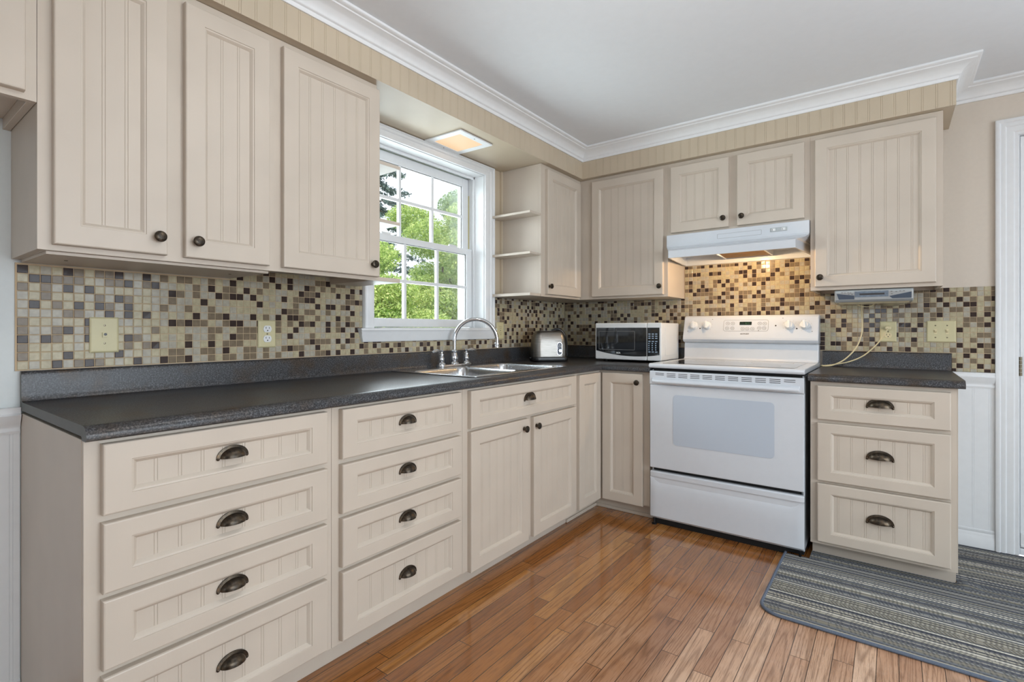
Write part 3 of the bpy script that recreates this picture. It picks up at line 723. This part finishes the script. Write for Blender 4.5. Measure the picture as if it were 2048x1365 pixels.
# oven door
b = MB()
dpf = [(FY+.030, .314), (FY+.004, .314), (FY, .318), (FY, .764), (FY+.004, .768), (FY+.030, .768)]
b.prism(dpf, RX0+.004, RX1-.002, 'x'); od = b.build('oven_door', M['enamel'], r, .003, 2)
b = MB(); b.prism([(FY+.030, .7685), (FY+.002, .7685), (FY-.002, .772), (FY-.002, .838), (FY+.002, .842), (FY+.030, .842)], RX0+.003, RX1-.001, 'x'); vs_ = b.build('vent_panel', M['enamel'], od, .002, 2)
b = MB(); x = RX0+.036; gw = .0470; pitch = (RX1-RX0-.072-gw)/10
for k in range(11):
    for q in range(3):
        if k in (0, 10) and q == 2: continue
        b.box(x+k*pitch, x+k*pitch+gw, FY-.0026, FY-.0010, .8290-q*.0085, .8318-q*.0085)
b.build('vent_slots', M['mark'], vs_)
# handle: bar bowing slightly outwards below the vents
hp_ = [(FY-.001, .806), (FY-.014, .802), (FY-.026, .795), (FY-.030, .786), (FY-.026, .779), (FY-.016, .777), (FY-.008, .780), (FY-.001, .790)]
LL = []
for k in range(13):
    t = k/12; xx = RX0+.018+t*(RX1-RX0-.036); bow = 1-.0*(2*t-1)**2; sc = min(1, .35+min(t, 1-t)*9)
    LL.append([(xx, FY-.001+(y-FY+.001)*sc*bow, z) for y, z in hp_])
MB().loops(LL, True, True).build('door_handle', M['enamel'], od, .002, 2, smooth=True)
pl = xf(plate(rrect(.486, .268, .020, 6), [], .0014), Matrix.Translation((1.304, FY-.0002, .585)) @ FRONT); pl.build('door_window', M['ovenwin'], od)
# storage drawer with a pressed finger groove
nx, LL = 40, []
prof = [(.0, .046), (-.004, .0462), (-.0, .050)]
b = MB(); b.box(RX0+.006, RX1-.001, FY+.004, FY+.030, .046, .296); b.build('drawer_core', M['enamel'], r, .002)
rowsz = [.0465, .052, .09, .16, .215, .240, .252, .258, .262, .266, .2675, .274, .280, .290, .2955]
grid = []
for z in rowsz:
    row = []
    for i in range(nx+1):
        t = i/nx; xx = RX0+.005+t*(RX1-RX0-.005); 
        e = min(1, min(t, 1-t)*14)
        dep = 0
        if .215 < z <= .2665: dep = .021*e*((z-.215)/.0515)**1.5
        edge = .006 if (z in (.0465, .2955)) else 0
        edge += .005*max(0, 1-min(t, 1-t)*40)
        row.append((xx, FY-.002+dep+edge, z))
    grid.append(row)
MB().loops(grid, cyclic=False).build('storage_drawer', M['enamel'], r, smooth=True)
for xx in (RX0+.02, RX1-.02):
    MB().lathe([(.013, 0.0), (.013, .006), (.006, .008), (.006, .034)], 14, Matrix.Translation((xx, FY+.022, 0.0))).build('leveling_foot', M['black'], r)
    MB().lathe([(.013, 0.0), (.013, .006), (.006, .008), (.006, .034)], 14, Matrix.Translation((xx, -.022, 0.0))).build('leveling_foot', M['black'], r)
b = MB(); b.box(RX1-.006, RX1-.001, FY+.02, FY+.034, .036, .84); b.build('side_trim', M['enamel'], r)

# ------------------------------------------------------------------ range hood
h = thing('range_hood', 'white under-cabinet range hood with a lit lamp over the range', 'range hood')
HX0, HX1 = .9125, 1.6555
def hl(i, y, z): return [(HX0+i, y, z), (HX1-i, y, z), (HX1, -.002, z), (HX0, -.002, z)]
LL = [hl(0, -.338, 1.6295), hl(0, -.338, 1.566), hl(.003, -.342, 1.556), hl(.014, -.366, 1.543), hl(.030, -.404, 1.531), hl(.046, -.440, 1.523), hl(.048, -.446, 1.519), hl(.048, -.446, 1.480), hl(.051, -.438, 1.478), hl(.016, -.330, 1.478)]
# tuck the skirt: flare only at the front, inner cavity above the bottom edge
def hi(i, y, z, yb=-.016): return [(HX0+i, y, z), (HX1-i, y, z), (HX1-.012, yb, z), (HX0+.012, yb, z)]
LL = LL[:8]+[hl(.048, -.4459, 1.478), hi(.056, -.436, 1.478), hi(.056, -.424, 1.502), hi(.060, -.360, 1.530)]
MB().loops(LL, True, True).build('canopy', M['enamel'], h, .0025, 2)
sp = MB(); sp.box(1.475, 1.555, -.3405, -.3382, 1.586, 1.607); spn = sp.build('switch_panel', M['silver'], h, .0008, 1)
each('rocker_switch', [MB().box(1.482, 1.500, -.3445, -.3406, 1.590, 1.603), MB().box(1.529, 1.547, -.3445, -.3406, 1.590, 1.603)], M['wplastic'], spn, bevel=.001)
each('switch_mark', [MB().box(1.485, 1.487, -.3449, -.3444, 1.592, 1.601), MB().box(1.5325, 1.5345, -.3449, -.3444, 1.592, 1.601)], M['mark'], spn)
pl = plate(rrect(.228, .026, .003, 3), [rrect(.2262, .0242, .0025, 3)], .0006); xf(pl, Matrix.Translation((1.318, -.3381, 1.592)) @ FRONT).build('vent_cover', M['gplastic'], h)
fl = MB(); fl.prism([(-.345, 1.5285), (-.07, 1.5285), (-.075, 1.500), (-.335, 1.514)], 1.185, 1.430, 'x'); fl.build('grease_filter', M['filter'], h, .002)
each('filter_clip', [MB().box(1.174, 1.1845, -.35, -.05, 1.500, 1.5290), MB().box(1.4305, 1.441, -.35, -.05, 1.500, 1.5290)], M['enamel'], h, bevel=.002)
b = MB().lathe([(.008, -.13), (.0105, -.12), (.0105, .12), (.008, .13), (0, .131)], 18, Matrix.Translation((1.30, -.398, 1.4945)) @ Matrix.Rotation(PI/2, 4, 'Y')); b.build('lamp_bulb', M['bulb'], h, smooth=True)

# ------------------------------------------------------------------ light in the soffit over the sink
l = thing('recessed_light', 'square white-framed recessed light in the soffit above the window', 'light', (.148, -1.336, SZ), math.radians(1.5))
xf(plate(rrect(.252, .262, .004, 2), [rrect(.180, .188, .003, 2)], .007, .001), Matrix.Translation((0, 0, -.0075))).build('frame', M['white'], l)
b = MB(); b.box(-.091, .091, -.095, .095, -.0045, -.0015); b.build('lens', M['warmlens'], l)
each('screw', [MB().lathe([(.003, 0), (.0025, -.0015), (0, -.002)], 10, Matrix.Translation((sx*.108, 0, -.0075))) for sx in (-1, 1)], M['hinge'], l)

# ------------------------------------------------------------------ microwave
MX0, MX1, MY0, MY1, MZ0, MZ1 = .449, .8895, -.362, -.045, .8765, 1.108
m = thing('microwave', 'white countertop microwave with a dark glass door beside the range', 'microwave')
b = MB(); b.box(MX0+.002, MX1-.002, MY0+.022, MY1, MZ0, MZ1-.001); bo = b.build('body', M['wplastic'], m, .006, 3)
b = MB(); b.box(MX1-.0021, MX1-.0008, MY0+.07, MY1-.03, MZ0+.03, MZ1-.03); b.build('side_panel', M['wplastic'], bo, .0006, 1)
SPX = MX0+.3495
b = MB(); b.box(MX0, SPX-.001, MY0, MY0+.021, MZ0, MZ1); md = b.build('door', M['wplastic'], m, .007, 4)
def glasspoly(x0, x1, zt, f):
    n = 14; return [(x0, zt), (x1, zt)]+[(x1+(x0-x1)*k/n, f((x1+(x0-x1)*k/n))) for k in range(n+1)]
arc = lambda x: MZ0+.024+.034*((x-(MX0+.27))/.27)**2
pl = plate(glasspoly(MX0+.009, SPX-.002, MZ1-.030, arc), [], .0016); xf(pl, Matrix.Translation((0, MY0+.0002, 0)) @ FRONT).build('door_glass', M['mwglass'], md)
pl = plate(rrect(.245, .118, .004, 3), [rrect(.241, .114, .003, 3)], .0004); xf(pl, Matrix.Translation((MX0+.150, MY0-.0015, .998)) @ FRONT).build('viewing_window_edge', M['gplastic'], md)
xf(text_mb('RCA', .0135, .0003, .0006), Matrix.Translation((MX0+.163, MY0-.0017, .9195)) @ FRONT).build('brand_lettering', M['wplastic'], md)
b = MB(); b.box(SPX+.001, MX1, MY0+.001, MY0+.021, MZ0, MZ1); cp = b.build('control_panel', M['wplastic'], m, .006, 3)
pl = plate(glasspoly(SPX+.004, MX1-.012, MZ1-.030, arc), [], .0014); kp = xf(pl, Matrix.Translation((0, MY0+.001, 0)) @ FRONT).build('keypad_glass', M['mwglass'], cp)
M['keyprint'] = plain('pale_blue_print', (150, 168, 186), .5); x0, w = SPX+.010, .0185
for rr in range(9):
    z = MZ1-.072-rr*.0128-(.006 if rr > 2 else 0)
    for c in range(3): MB().box(x0+c*.0215, x0+c*.0215+(.0135 if rr < 4 or rr == 8 else .007), MY0-.0012, MY0-.0003, z, z+.0062).build('keypad_button', M['keyprint'], cp)
b = MB(); b.box(MX0+.355+.02, MX0+.355+.062, MY0-.0010, MY0-.0004, MZ1-.056, MZ1-.040); b.build('timer_display', plain('dim_display', (46, 40, 34), .2), cp)
each('foot', [MB().lathe([(.012, 0), (.014, MZ0-CT-.0005)], 12, Matrix.Translation((xx, yy, CT+.0004))) for xx in (MX0+.05, MX1-.05) for yy in (MY0+.06, MY1-.04)], M['rubber'], m)

# ------------------------------------------------------------------ toaster
t = thing('toaster', 'brushed steel two-slice toaster standing in the counter corner', 'toaster', (.224, -.573, CT+.0005), math.atan2(.78, .62))
hl_, hw = .112, .066
b = MB(); LL = []
for f_, z, r_ in ((.97, .000, .03), (1.0, .004, .03), (1.02, .012, .034), (1.02, .026, .034), (.99, .032, .034)):
    LL.append([(x, y, z) for x, y in rrect(2*hl_*f_*1.02, 2*hw*f_*1.04, r_, 6)])
b.loops(LL, True, True).build('base', M['black'], t, smooth=True)
b = MB(); LL = []
for z, fx, fy in ((.0322, 1.0, 1.0), (.06, 1.005, 1.0), (.10, .995, .985), (.135, .965, .95), (.162, .915, .89), (.180, .85, .80), (.191, .77, .68), (.1945, .70, .56)):
    LL.append([(x, y, z) for x, y in rrect(2*hl_*fx, 2*hw*fy, .046*fy, 8)])
b.loops(LL, True, True); bd = b.build('body', M['steel'], t, smooth=True)
each('bread_slot', [MB().prism(rrect(.132, .021, .006, 3, 0, sy*.0185), .1935, .1965, 'z') for sy in (-1, 1)], M['black'], bd)
pth = [(x, -.0, z) for x, z in ((.020, .199), (.045, .207), (.070, .206), (.092, .195), (.109, .170), (.119, .135), (.123, .09), (.121, .05))]
b = MB().tube(pth, [.004, .007, .009, .009, .009, .009, .009, .008], 10); b.build('end_cap', M['black'], t, smooth=True)
pth = [(x, -.030, z) for x, z in ((.020, .193), (.050, .197), (.075, .190), (.098, .168), (.112, .135), (.117, .09), (.1165, .04))]
b = MB().tube(pth, .0035, 8); b.build('trim_rib', M['black'], t, smooth=True)
cp = xf(plate(rrect(.030, .078, .0148, 8), [], .004, .0012), Matrix.Translation((.052, -hw*1.0+.001, .082)) @ FRONT).build('control_panel', plain('navy_panel', (22, 26, 52), .25), t)
xf(plate(rrect(.0335, .0815, .0165, 8), [rrect(.030, .078, .0148, 8)], .003), Matrix.Translation((.052, -hw*1.0+.0015, .082)) @ FRONT).build('panel_bezel', M['chrome'], cp)
xf(MB().lathe([(.0105, 0), (.0105, .006), (.009, .009), (0, .0095)], 20), Matrix.Translation((.052, -hw-.003, .070)) @ FRONT).build('browning_knob', M['chrome'], cp, smooth=True)
for dx, dz in ((-.006, .098), (.006, .098), (0, .107), (-.004, .045), (.005, .047)):
    xf(MB().lathe([(.0026, 0), (.0026, .002), (0, .0024)], 10), Matrix.Translation((.052+dx, -hw-.003, dz)) @ FRONT).build('button', M['silver'], cp)
b = MB()
for k in range(10): b.box(.024+k*.0038, .0265+k*.0038, -hw*.957-.0008, -hw*.957+.002, .1312, .1332)
b.build('engraved_mark', M['mark'], t)
b = MB(); b.box(-.130, -.108, -.012, .012, .020, .028); b.build('lever', M['black'], t, .003, 2)

# ------------------------------------------------------------------ wall plates
def wall_plate(name, label, cat, W, Hh, loc, rotz, mat=None, group=None):
    o = thing(name, label, cat, loc, rotz, group)
    LL = []
    for i, y in ((0, 0), (0, -.0025), (.0035, -.0055), (.006, -.006)):
        LL.append([(-W/2+i, y, -Hh/2+i), (W/2-i, y, -Hh/2+i), (W/2-i, y, Hh/2-i), (-W/2+i, y, Hh/2-i)])
    pl = MB().loops(LL, True, True).build('plate', mat or M['almond'], o, smooth=False)
    return o
def screw(o, x, z):
    q = MB().lathe([(.0032, 0), (.0028, .0014), (0, .0018)], 12); s_ = xf(q, Matrix.Translation((x, -.006, z)) @ FRONT).build('screw', M['hinge'], o, smooth=True)
def receptacle(o, z, mat, slots=True):
    body = [(.0165*math.cos(2*PI*i/32), max(-.0132, min(.0132, .0165*math.sin(2*PI*i/32)))) for i in range(32)]
    b_ = MB(); b_.prism(body, -.0085, -.0058, 'y'); b_.v = [(v[0], v[1], v[2]+z) for v in b_.v]
    rc = b_.build('receptacle', mat, o, .0006, 1)
    if slots:
        s_ = MB(); s_.box(-.0075, -.0055, -.0089, -.0084, z+.0005, z+.0085); s_.box(.0055, .0072, -.0089, -.0084, z+.0005, z+.0075); q = MB().lathe([(.0025, 0), (.0025, .0005)], 12); s_.add(xf(q, Matrix.Translation((0, -.0084, z-.0062)) @ FRONT).v, q.f)
        s_.build('slot', M['black'], rc)
TX = .0060
o = wall_plate('phone_jack', 'almond phone jack plate on the left end of the tile backsplash', 'phone jack', .074, .111, (TX, -2.8195, 1.0505), R90)
screw(o, 0, .030); screw(o, 0, -.026)
b = MB(); b.box(-.0065, .0065, -.0095, -.0058, -.008, .008); b.build('jack_block', M['almond'], o, .0006, 1)
q = MB().lathe([(.0042, 0), (.0042, .0006), (0, .0007)], 16); xf(q, Matrix.Translation((.001, -.0095, .0018)) @ FRONT).build('jack_hole', M['black'], o)
o = wall_plate('electrical_outlet', 'almond outlet plate with white receptacles, left of the window', 'outlet', .071, .108, (TX, -2.300, 1.0500), R90, group='almond outlet plates')
receptacle(o, .0195, M['wplastic']); receptacle(o, -.0195, M['wplastic']); screw(o, 0, 0)
o = wall_plate('electrical_outlet', 'almond outlet plate between the window and the toaster', 'outlet', .071, .106, (TX, -.8020, 1.0600), R90, group='almond outlet plates')
receptacle(o, .0195, M['almond']); receptacle(o, -.0195, M['almond']); screw(o, 0, 0)
o = wall_plate('electrical_outlet', 'almond outlet plate under the radio with a cord plugged in', 'outlet', .071, .107, (1.9785, -TX, 1.0555), 0, group='almond outlet plates')
receptacle(o, .0195, M['almond'], False); receptacle(o, -.0195, M['ivory']); screw(o, 0, 0)
o = wall_plate('light_switch', 'almond double toggle switch plate near the door', 'light switch', .113, .107, (2.192, -TX, 1.0570), 0)
for x in (-.0225, .0225):
    screw(o, x, .030); screw(o, x, -.030)
    b = MB(); b.box(x-.0055, x+.0055, -.0068, -.0058, -.0125, .0125); b.build('toggle_frame', M['ivory'], o)
    b = MB(); b.prism([(-.0060, -.007), (-.0140, .001 if x < 0 else .004), (-.0135, .006 if x < 0 else .0095), (-.0060, .007)], x-.0042, x+.0042, 'x'); b.build('toggle', M['ivory'], o, .0008, 1)

# ------------------------------------------------------------------ under-cabinet radio with its cord
rd = thing('radio', 'silver under-cabinet radio with grey speakers, hung below the right wall cabinet', 'radio')
QX0, QX1 = 1.762, 2.076
pf = [(-.300, 1.262), (-.306, 1.255), (-.297, 1.214), (-.285, 1.204), (-.08, 1.204), (-.08, 1.2655), (-.29, 1.2655)]
b = MB(); b.prism(pf, QX0, QX1, 'x'); rb = b.build('housing', M['silver'], rd, .006, 3)
def rface(x, z, off=.0004):      # point on the sloping front
    y = -.306+.009*(1.255-z)/.041; return (x, y-off, z)
def rpoly(pts, off, th):
    vs = [rface(x, z, off) for x, z in pts]+[rface(x, z, off-th) for x, z in pts]; n = len(pts)
    return MB().add(vs, [tuple(range(n)), tuple(range(2*n-1, n-1, -1))]+[(i, n+i, n+(i+1) % n, (i+1) % n) for i in range(n)])
rpoly([(QX0+.010, 1.246), (QX0+.083, 1.235), (QX0+.083, 1.217), (QX0+.018, 1.217)], .0012, .002).build('speaker_grille', M['speaker'], rd)
rpoly([(QX1-.008, 1.246), (QX1-.008, 1.217), (QX1-.080, 1.217), (QX1-.092, 1.228)], .0012, .002).build('speaker_grille', M['speaker'], rd)
rpoly([(QX0+.085, 1.2545), (QX1-.095, 1.2545), (QX1-.095, 1.226), (QX0+.085, 1.226)], .0016, .0025).build('display', M['lcd'], rd)
rpoly([(QX0+.105, 1.2445), (QX1-.110, 1.2445), (QX1-.110, 1.236), (QX0+.105, 1.236)], .0022, .001).build('disc_slot', M['mark'], rd)
for x, z in ((QX0+.032, 1.2505), (QX0+.045, 1.2495), (QX0+.058, 1.2505), (QX0+.068, 1.2490), (QX0+.060, 1.2425), (QX0+.074, 1.2415), (QX1-.083, 1.2495), (QX1-.065, 1.2480), (QX1-.050, 1.2500), (QX1-.036, 1.2505), (QX1-.082, 1.2385)):
    rpoly([(x-.0035, z-.0018), (x+.0035, z-.0018), (x+.0035, z+.0018), (x-.0035, z+.0018)], .002, .002).build('push_button', M['gplastic'], rd)
b = MB(); LL = []
for z, i in ((1.2038, .012), (1.198, .016), (1.194, .024)): LL.append([(QX0+i, -.284+i*.3, z), (QX1-i, -.284+i*.3, z), (QX1-i, -.09, z), (QX0+i, -.09, z)])
b.loops(LL, True, True); b.lathe([(.055, .0), (.050, -.006), (.030, -.010), (0, -.011)], 24, Matrix.Translation((QX1-.085, -.215, 1.1945))); b.build('bottom_cover', M['clearbase'], rd, smooth=True)
def bez(pts, n=10):
    out = []; P_ = [Vector(p) for p in pts]
    for k in range(len(P_)-1):
        p0, p1, p2, p3 = P_[max(k-1, 0)], P_[k], P_[k+1], P_[min(k+2, len(P_)-1)]
        for i in range(n):
            t_ = i/n; out.append(.5*((2*p1)+(-p0+p2)*t_+(2*p0-5*p1+4*p2-p3)*t_*t_+(-p0+3*p1-3*p2+p3)*t_**3))
    return out+[P_[-1]]
cord = bez([(1.868, -.14, 1.196), (1.866, -.10, 1.175), (1.866, -.045, 1.14), (1.868, -.030, 1.085), (1.862, -.030, 1.030), (1.838, -.034, .965), (1.790, -.045, .905), (1.735, -.060, .872), (1.695, -.070, .8668), (1.6815, -.055, .8668), (1.6825, -.044, .8672), (1.700, -.045, .868), (1.745, -.042, .876), (1.810, -.036, .893), (1.870, -.034, .925), (1.920, -.036, .975), (1.950, -.040, 1.018), (1.968, -.040, 1.055), (1.9775, -.034, 1.071)])
pc = MB().tube(cord, .0033, 8).build('power_cord', M['ivory'], rd, smooth=True)
b = MB(); b.prism(rrect(.027, .020, .008, 5, 1.9785, 1.075), -.0345, -.0150, 'y'); b.build('plug', M['ivory'], pc, .003, 2)
cord2 = bez([(1.850, -.20, 1.195), (1.875, -.20, 1.184), (1.905, -.20, 1.183), (1.925, -.20, 1.196)]); MB().tube(cord2, .0022, 8).build('antenna_wire', M['ivory'], rd, smooth=True)

# ------------------------------------------------------------------ rug
b = MB(); P0, Y0, Y1, X0, X1 = .0085, -1.232, -.012, 1.590, 3.60
ny = int((Y1-Y0)/(P0/4)); nxr = 150
def hrug(x, y):
    rowp = abs(((y/P0) % 1)-.5)*2
    hgt = .0088-.0030*rowp**2
    d_ = math.hypot(x-2.245, (y+.52))           # bunched up against the cabinet's free corner
    return hgt+.010*math.exp(-(d_/.035)**2)*(1 if x > 2.21 or y < -.60 else 0)
def inside(x, y):
    if 1.688 < x < 2.2115 and y > -.524: return False
    if x < 1.688 and y > -.625: return False
    cx_, cy_, rc = X0+.075, Y0+.075, .075
    if x < cx_ and y < cy_ and (x-cx_)**2+(y-cy_)**2 > rc*rc: return False
    return True
ids = {}
xs = [X0+(X1-X0)*i/nxr for i in range(nxr+1)]; ys = [Y0+(Y1-Y0)*k/ny for k in range(ny+1)]
xs = sorted(set(xs+[X0+.075*(1-math.cos(a*PI/16)) for a in range(1, 8)]+[1.6879, 1.6881, 2.2114, 2.2116]))
def vid(i, k):
    if (i, k) not in ids:
        ids[(i, k)] = len(b.v); b.v.append((xs[i], ys[k], hrug(xs[i], ys[k])))
    return ids[(i, k)]
for i in range(len(xs)-1):
    for k in range(len(ys)-1):
        xm, ym = (xs[i]+xs[i+1])/2, (ys[k]+ys[k+1])/2
        if inside(xm, ym): b.f.append((vid(i, k), vid(i+1, k), vid(i+1, k+1), vid(i, k+1))); b.mi.append(0)
rg = b.build('rug', M['rug'], smooth=True); tag(rg, 'large striped grey braided rug on the oak floor at the lower right', 'rug')
edge = [(X0-.002, -.56), (X0-.002, Y0+.08)]+[(X0+.075-.077*math.cos(a*PI/20), Y0+.075-.077*math.sin(a*PI/20)) for a in range(0, 11)]+[(X0+.1+.1*k, Y0-.002) for k in range(20)]
MB().tube([(x, y, .0065) for x, y in edge], .0062, 8).build('edge_binding', M['binding'], rg, smooth=True)

# ------------------------------------------------------------------ outside
b = MB(); b.box(-40, -.19, -30, 30, -.75, -.7); o = struct('floor_outside', b, M['lawn'])
def leaves(mb_v, mb_f, tone, c, rad, n, size, rnd, shell=.55):
    for _ in range(n):
        d_ = Vector((rnd.gauss(0, 1), rnd.gauss(0, 1), rnd.gauss(0, 1))).normalized(); q = shell+(1-shell)*rnd.random() if rnd.random() < .8 else rnd.random()
        p = Vector(c)+Vector((d_.x*rad[0], d_.y*rad[1], d_.z*rad[2]))*q
        a = Vector((rnd.gauss(0, 1), rnd.gauss(0, 1), rnd.gauss(0, 1))).normalized(); e_ = a.cross(Vector((rnd.gauss(0, 1), rnd.gauss(0, 1), rnd.gauss(0, 1)))).normalized()
        s_ = size*(.6+.8*rnd.random()); o_ = len(mb_v)
        mb_v += [p-a*s_, p+e_*s_*.42, p+a*s_, p-e_*s_*.42]; mb_f.append((o_, o_+1, o_+2, o_+3)); tone.append(rnd.random())
def leafmesh(name, v, f, tone, mat, parent):
    me = bpy.data.meshes.new(name); me.from_pydata([tuple(p) for p in v], [], f); me.materials.append(mat)
    at = me.attributes.new('tone', 'FLOAT', 'FACE'); at.data.foreach_set('value', tone)
    o_ = bpy.data.objects.new(name, me); COL.objects.link(o_); o_.parent = parent; return o_
def tree(label, x, y, blobs, mat, n, size, seed, h, group='trees outside the window'):
    rnd = random.Random(seed); t_ = thing('tree', label, 'tree', (x, y, -.7), 0, group); v, f, tone = [], [], []
    for (bx_, by_, bz, rx, ry, rz) in blobs: leaves(v, f, tone, (bx_, by_, bz), (rx, ry, rz), int(n*rx*ry*1.0), size, rnd)
    leafmesh('foliage', v, f, tone, mat, t_)
    w_ = MB(); w_.tube([(0, 0, 0), (.03, .02, h*.35), (.0, .05, h*.7), (.05, .0, h*.9)], [.09, .07, .045, .02], 8)
    for k in range(5): a = k*1.3; w_.tube([(0, .02, h*(.3+.1*k)), (.5*math.cos(a), .5*math.sin(a), h*(.42+.1*k))], [.03, .01], 6)
    w_.build('trunk', M['bark'], t_, smooth=True)
def blobset(rnd, h, r, z0=.6, k=9):
    return [(rnd.uniform(-.6, .6)*r, rnd.uniform(-.6, .6)*r, z0+(h-z0)*(i+.5)/k, r*rnd.uniform(.45, .75), r*rnd.uniform(.45, .75), (h-z0)/k*rnd.uniform(.9, 1.4)) for i in range(k)]
rn = random.Random(5)
tree('bright leafy bush seen low through the left panes of the window', -4.3, 1.75, blobset(rn, 3.0, .85, .0, 11), M['leafA'], 24000, .025, 1, 2.8)
tree('leafy bush seen low through the middle panes of the window', -4.4, 3.3, blobset(rn, 3.9, .88, .0, 13), M['leafA'], 24000, .025, 2, 3.0)
tree('mid green bush seen low through the right panes of the window', -4.3, 4.95, blobset(rn, 4.1, .88, .0, 13), M['leafB'], 24000, .025, 3, 3.2)
tree('yellow-green tree behind the bushes in the upper middle panes', -7.0, 5.75, blobset(rn, 4.7, 1.0, .2, 13), M['leafA'], 12000, .032, 6, 3.7)
tree('tall light green tree filling the upper right panes', -8.5, 9.0, blobset(rn, 8.8, 1.5, 1.0, 16), M['leafB'], 11000, .038, 4, 7.8)
tree('far leafy thicket behind the nearer bushes', -12.5, 14.5, blobset(rn, 6.5, 2.0, .6, 10), M['leafB'], 1500, .11, 8, 5.5)
tree('far pale green thicket behind the spruce', -19.0, 9.8, blobset(rn, 5.0, 2.2, .6, 9), M['leafA'], 1500, .11, 7, 4.2)
# spruce
sp = thing('spruce_tree', 'dark blue-green spruce seen through the upper left panes', 'tree', (-11.5, 7.2, -.7), 0, 'trees outside the window'); rnd = random.Random(9); v, f, tone = [], [], []
w_ = MB(); w_.tube([(0, 0, 0), (0, 0, 4), (0, 0, 8.6)], [.16, .1, .02], 8)
for k in range(120):
    z = 1.0+7.4*k/120; R_ = 2.3*(1-(z-1.0)/9.6)+.12; a = k*2.4+rnd.random(); dirv = Vector((math.cos(a), math.sin(a), 0))
    tip = dirv*R_+Vector((0, 0, z-.25*R_)); w_.tube([(0, 0, z), tuple(tip)], [.018, .005], 5)
    for q in range(170):
        tt = .25+.75*rnd.random(); p = Vector((0, 0, z)).lerp(tip, tt); leaves(v, f, tone, tuple(p), (.18, .18, .12), 1, .06, rnd, .1)
leafmesh('foliage', v, f, tone, M['leafC'], sp); w_.build('trunk', M['bark'], sp)

# ------------------------------------------------------------------ light
W = bpy.data.worlds.new('sky'); scn.world = W; W.use_nodes = True; nt = W.node_tree; bg = nt.nodes['Background']
bg.inputs[0].default_value = (.86, .93, 1.0, 1); bg.inputs[1].default_value = 1.7
def area(name, loc, rot, sx, sy, power, col):
    l_ = bpy.data.lights.new(name, 'AREA'); l_.shape = 'RECTANGLE'; l_.size = sx; l_.size_y = sy; l_.energy = power; l_.color = col
    o_ = bpy.data.objects.new(name, l_); COL.objects.link(o_); o_.location = loc; o_.rotation_euler = rot; return o_
sun = bpy.data.lights.new('sun', 'SUN'); sun.energy = 5.0; sun.angle = .01; sun.color = (1, .96, .88); so_ = bpy.data.objects.new('sun', sun); COL.objects.link(so_)
so_.rotation_euler = Vector((-.5, .3, -.8)).to_track_quat('-Z', 'Y').to_euler()
area('daylight_right_sky', (RX+.02, (V0+V1)/2, 1.12), (0, PI/2-.42, 0), 1.65, 2.25, 66, (.74, .87, 1.0))
area('daylight_right_ground', (RX+.03, (V0+V1)/2, 1.12), (0, PI/2+.42, 0), 1.65, 2.25, 15, (1.0, .96, .88))
area('daylight_front', ((H0+H1)/2, RY-.02, 1.45), (PI/2, 0, 0), .6, .9, 12, (.74, .87, 1.0))
area('daylight_door', (2.88, .07, 1.40), (-PI/2, 0, 0), .54, .86, 7, (.80, .90, 1.0))
area('daylight_kitchen', (-.16, (WY0+WY1)/2, 1.55), (0, -PI/2, 0), .85, .76, 22, (.84, .95, 1.0))
def point(name, loc, power, col, rad):
    l_ = bpy.data.lights.new(name, 'POINT'); l_.energy = power; l_.color = col; l_.shadow_soft_size = rad
    o_ = bpy.data.objects.new(name, l_); COL.objects.link(o_); o_.location = loc; return o_
point('hood_lamp', (1.33, -.372, 1.4925), 9.0, (1, .66, .34), .008)
# ceiling lamp, then an added unseen globe for fill light
cl = thing('ceiling_lamp', 'flush opal ceiling lamp above the middle of the kitchen floor', 'lamp', (1.55, -2.25, CZ))
MB().lathe([(.15, 0), (.15, -.018), (.145, -.02), (0, -.021)], 28).build('base', M['white'], cl, smooth=True)
OPAL = emit('lit_opal_glass', (255, 246, 236), 2.0)
MB().lathe([(.135, -.0212), (.13, -.045), (.10, -.07), (.05, -.084), (0, -.087)], 28).build('lamp_shade', OPAL, cl, smooth=True)
point('ceiling_lamp_light', (1.55, -2.25, CZ-.17), 11.5, (1, .99, .97), .09)
cl = thing('added_fill_globe', 'added opal fill globe hanging unseen right of the viewer', 'lamp', (3.5, -3.3, CZ))
MB().lathe([(.06, 0), (.06, -.015), (.01, -.03), (0, -.03)], 20).build('canopy', M['white'], cl, smooth=True)
MB().tube([(0, 0, -.028), (0, 0, -.50)], .005, 8).build('cord', M['white'], cl)
MB().lathe([(.02, -.50)]+[(.13*math.sin(PI*k/16), -.62+.13*math.cos(PI*k/16)) for k in range(1, 16)]+[(0, -.75)], 28).build('lamp_shade', OPAL, cl, smooth=True)
point('fill_globe_light', (3.5, -3.3, CZ-.80), 50, (.94, .98, 1.0), .10)  # added light to brighten the ceiling; no known lamp hangs here

# ------------------------------------------------------------------ camera
cam = bpy.data.cameras.new('camera'); co = bpy.data.objects.new('camera', cam); COL.objects.link(co)
cam.sensor_width = 36; cam.lens = 1016.02*36/2048; cam.shift_y = -23.58/2048; cam.clip_start = .02
co.location = (1.9949, -3.3315, 1.0685); co.rotation_euler = (PI/2, 0, .6423)
scn.camera = co
vs = scn.view_settings; vs.view_transform = 'Standard'; vs.look = 'None'; vs.gamma = 1; vs.exposure = -0.25; vs.use_curve_mapping = False
scn.cycles.use_denoising = True
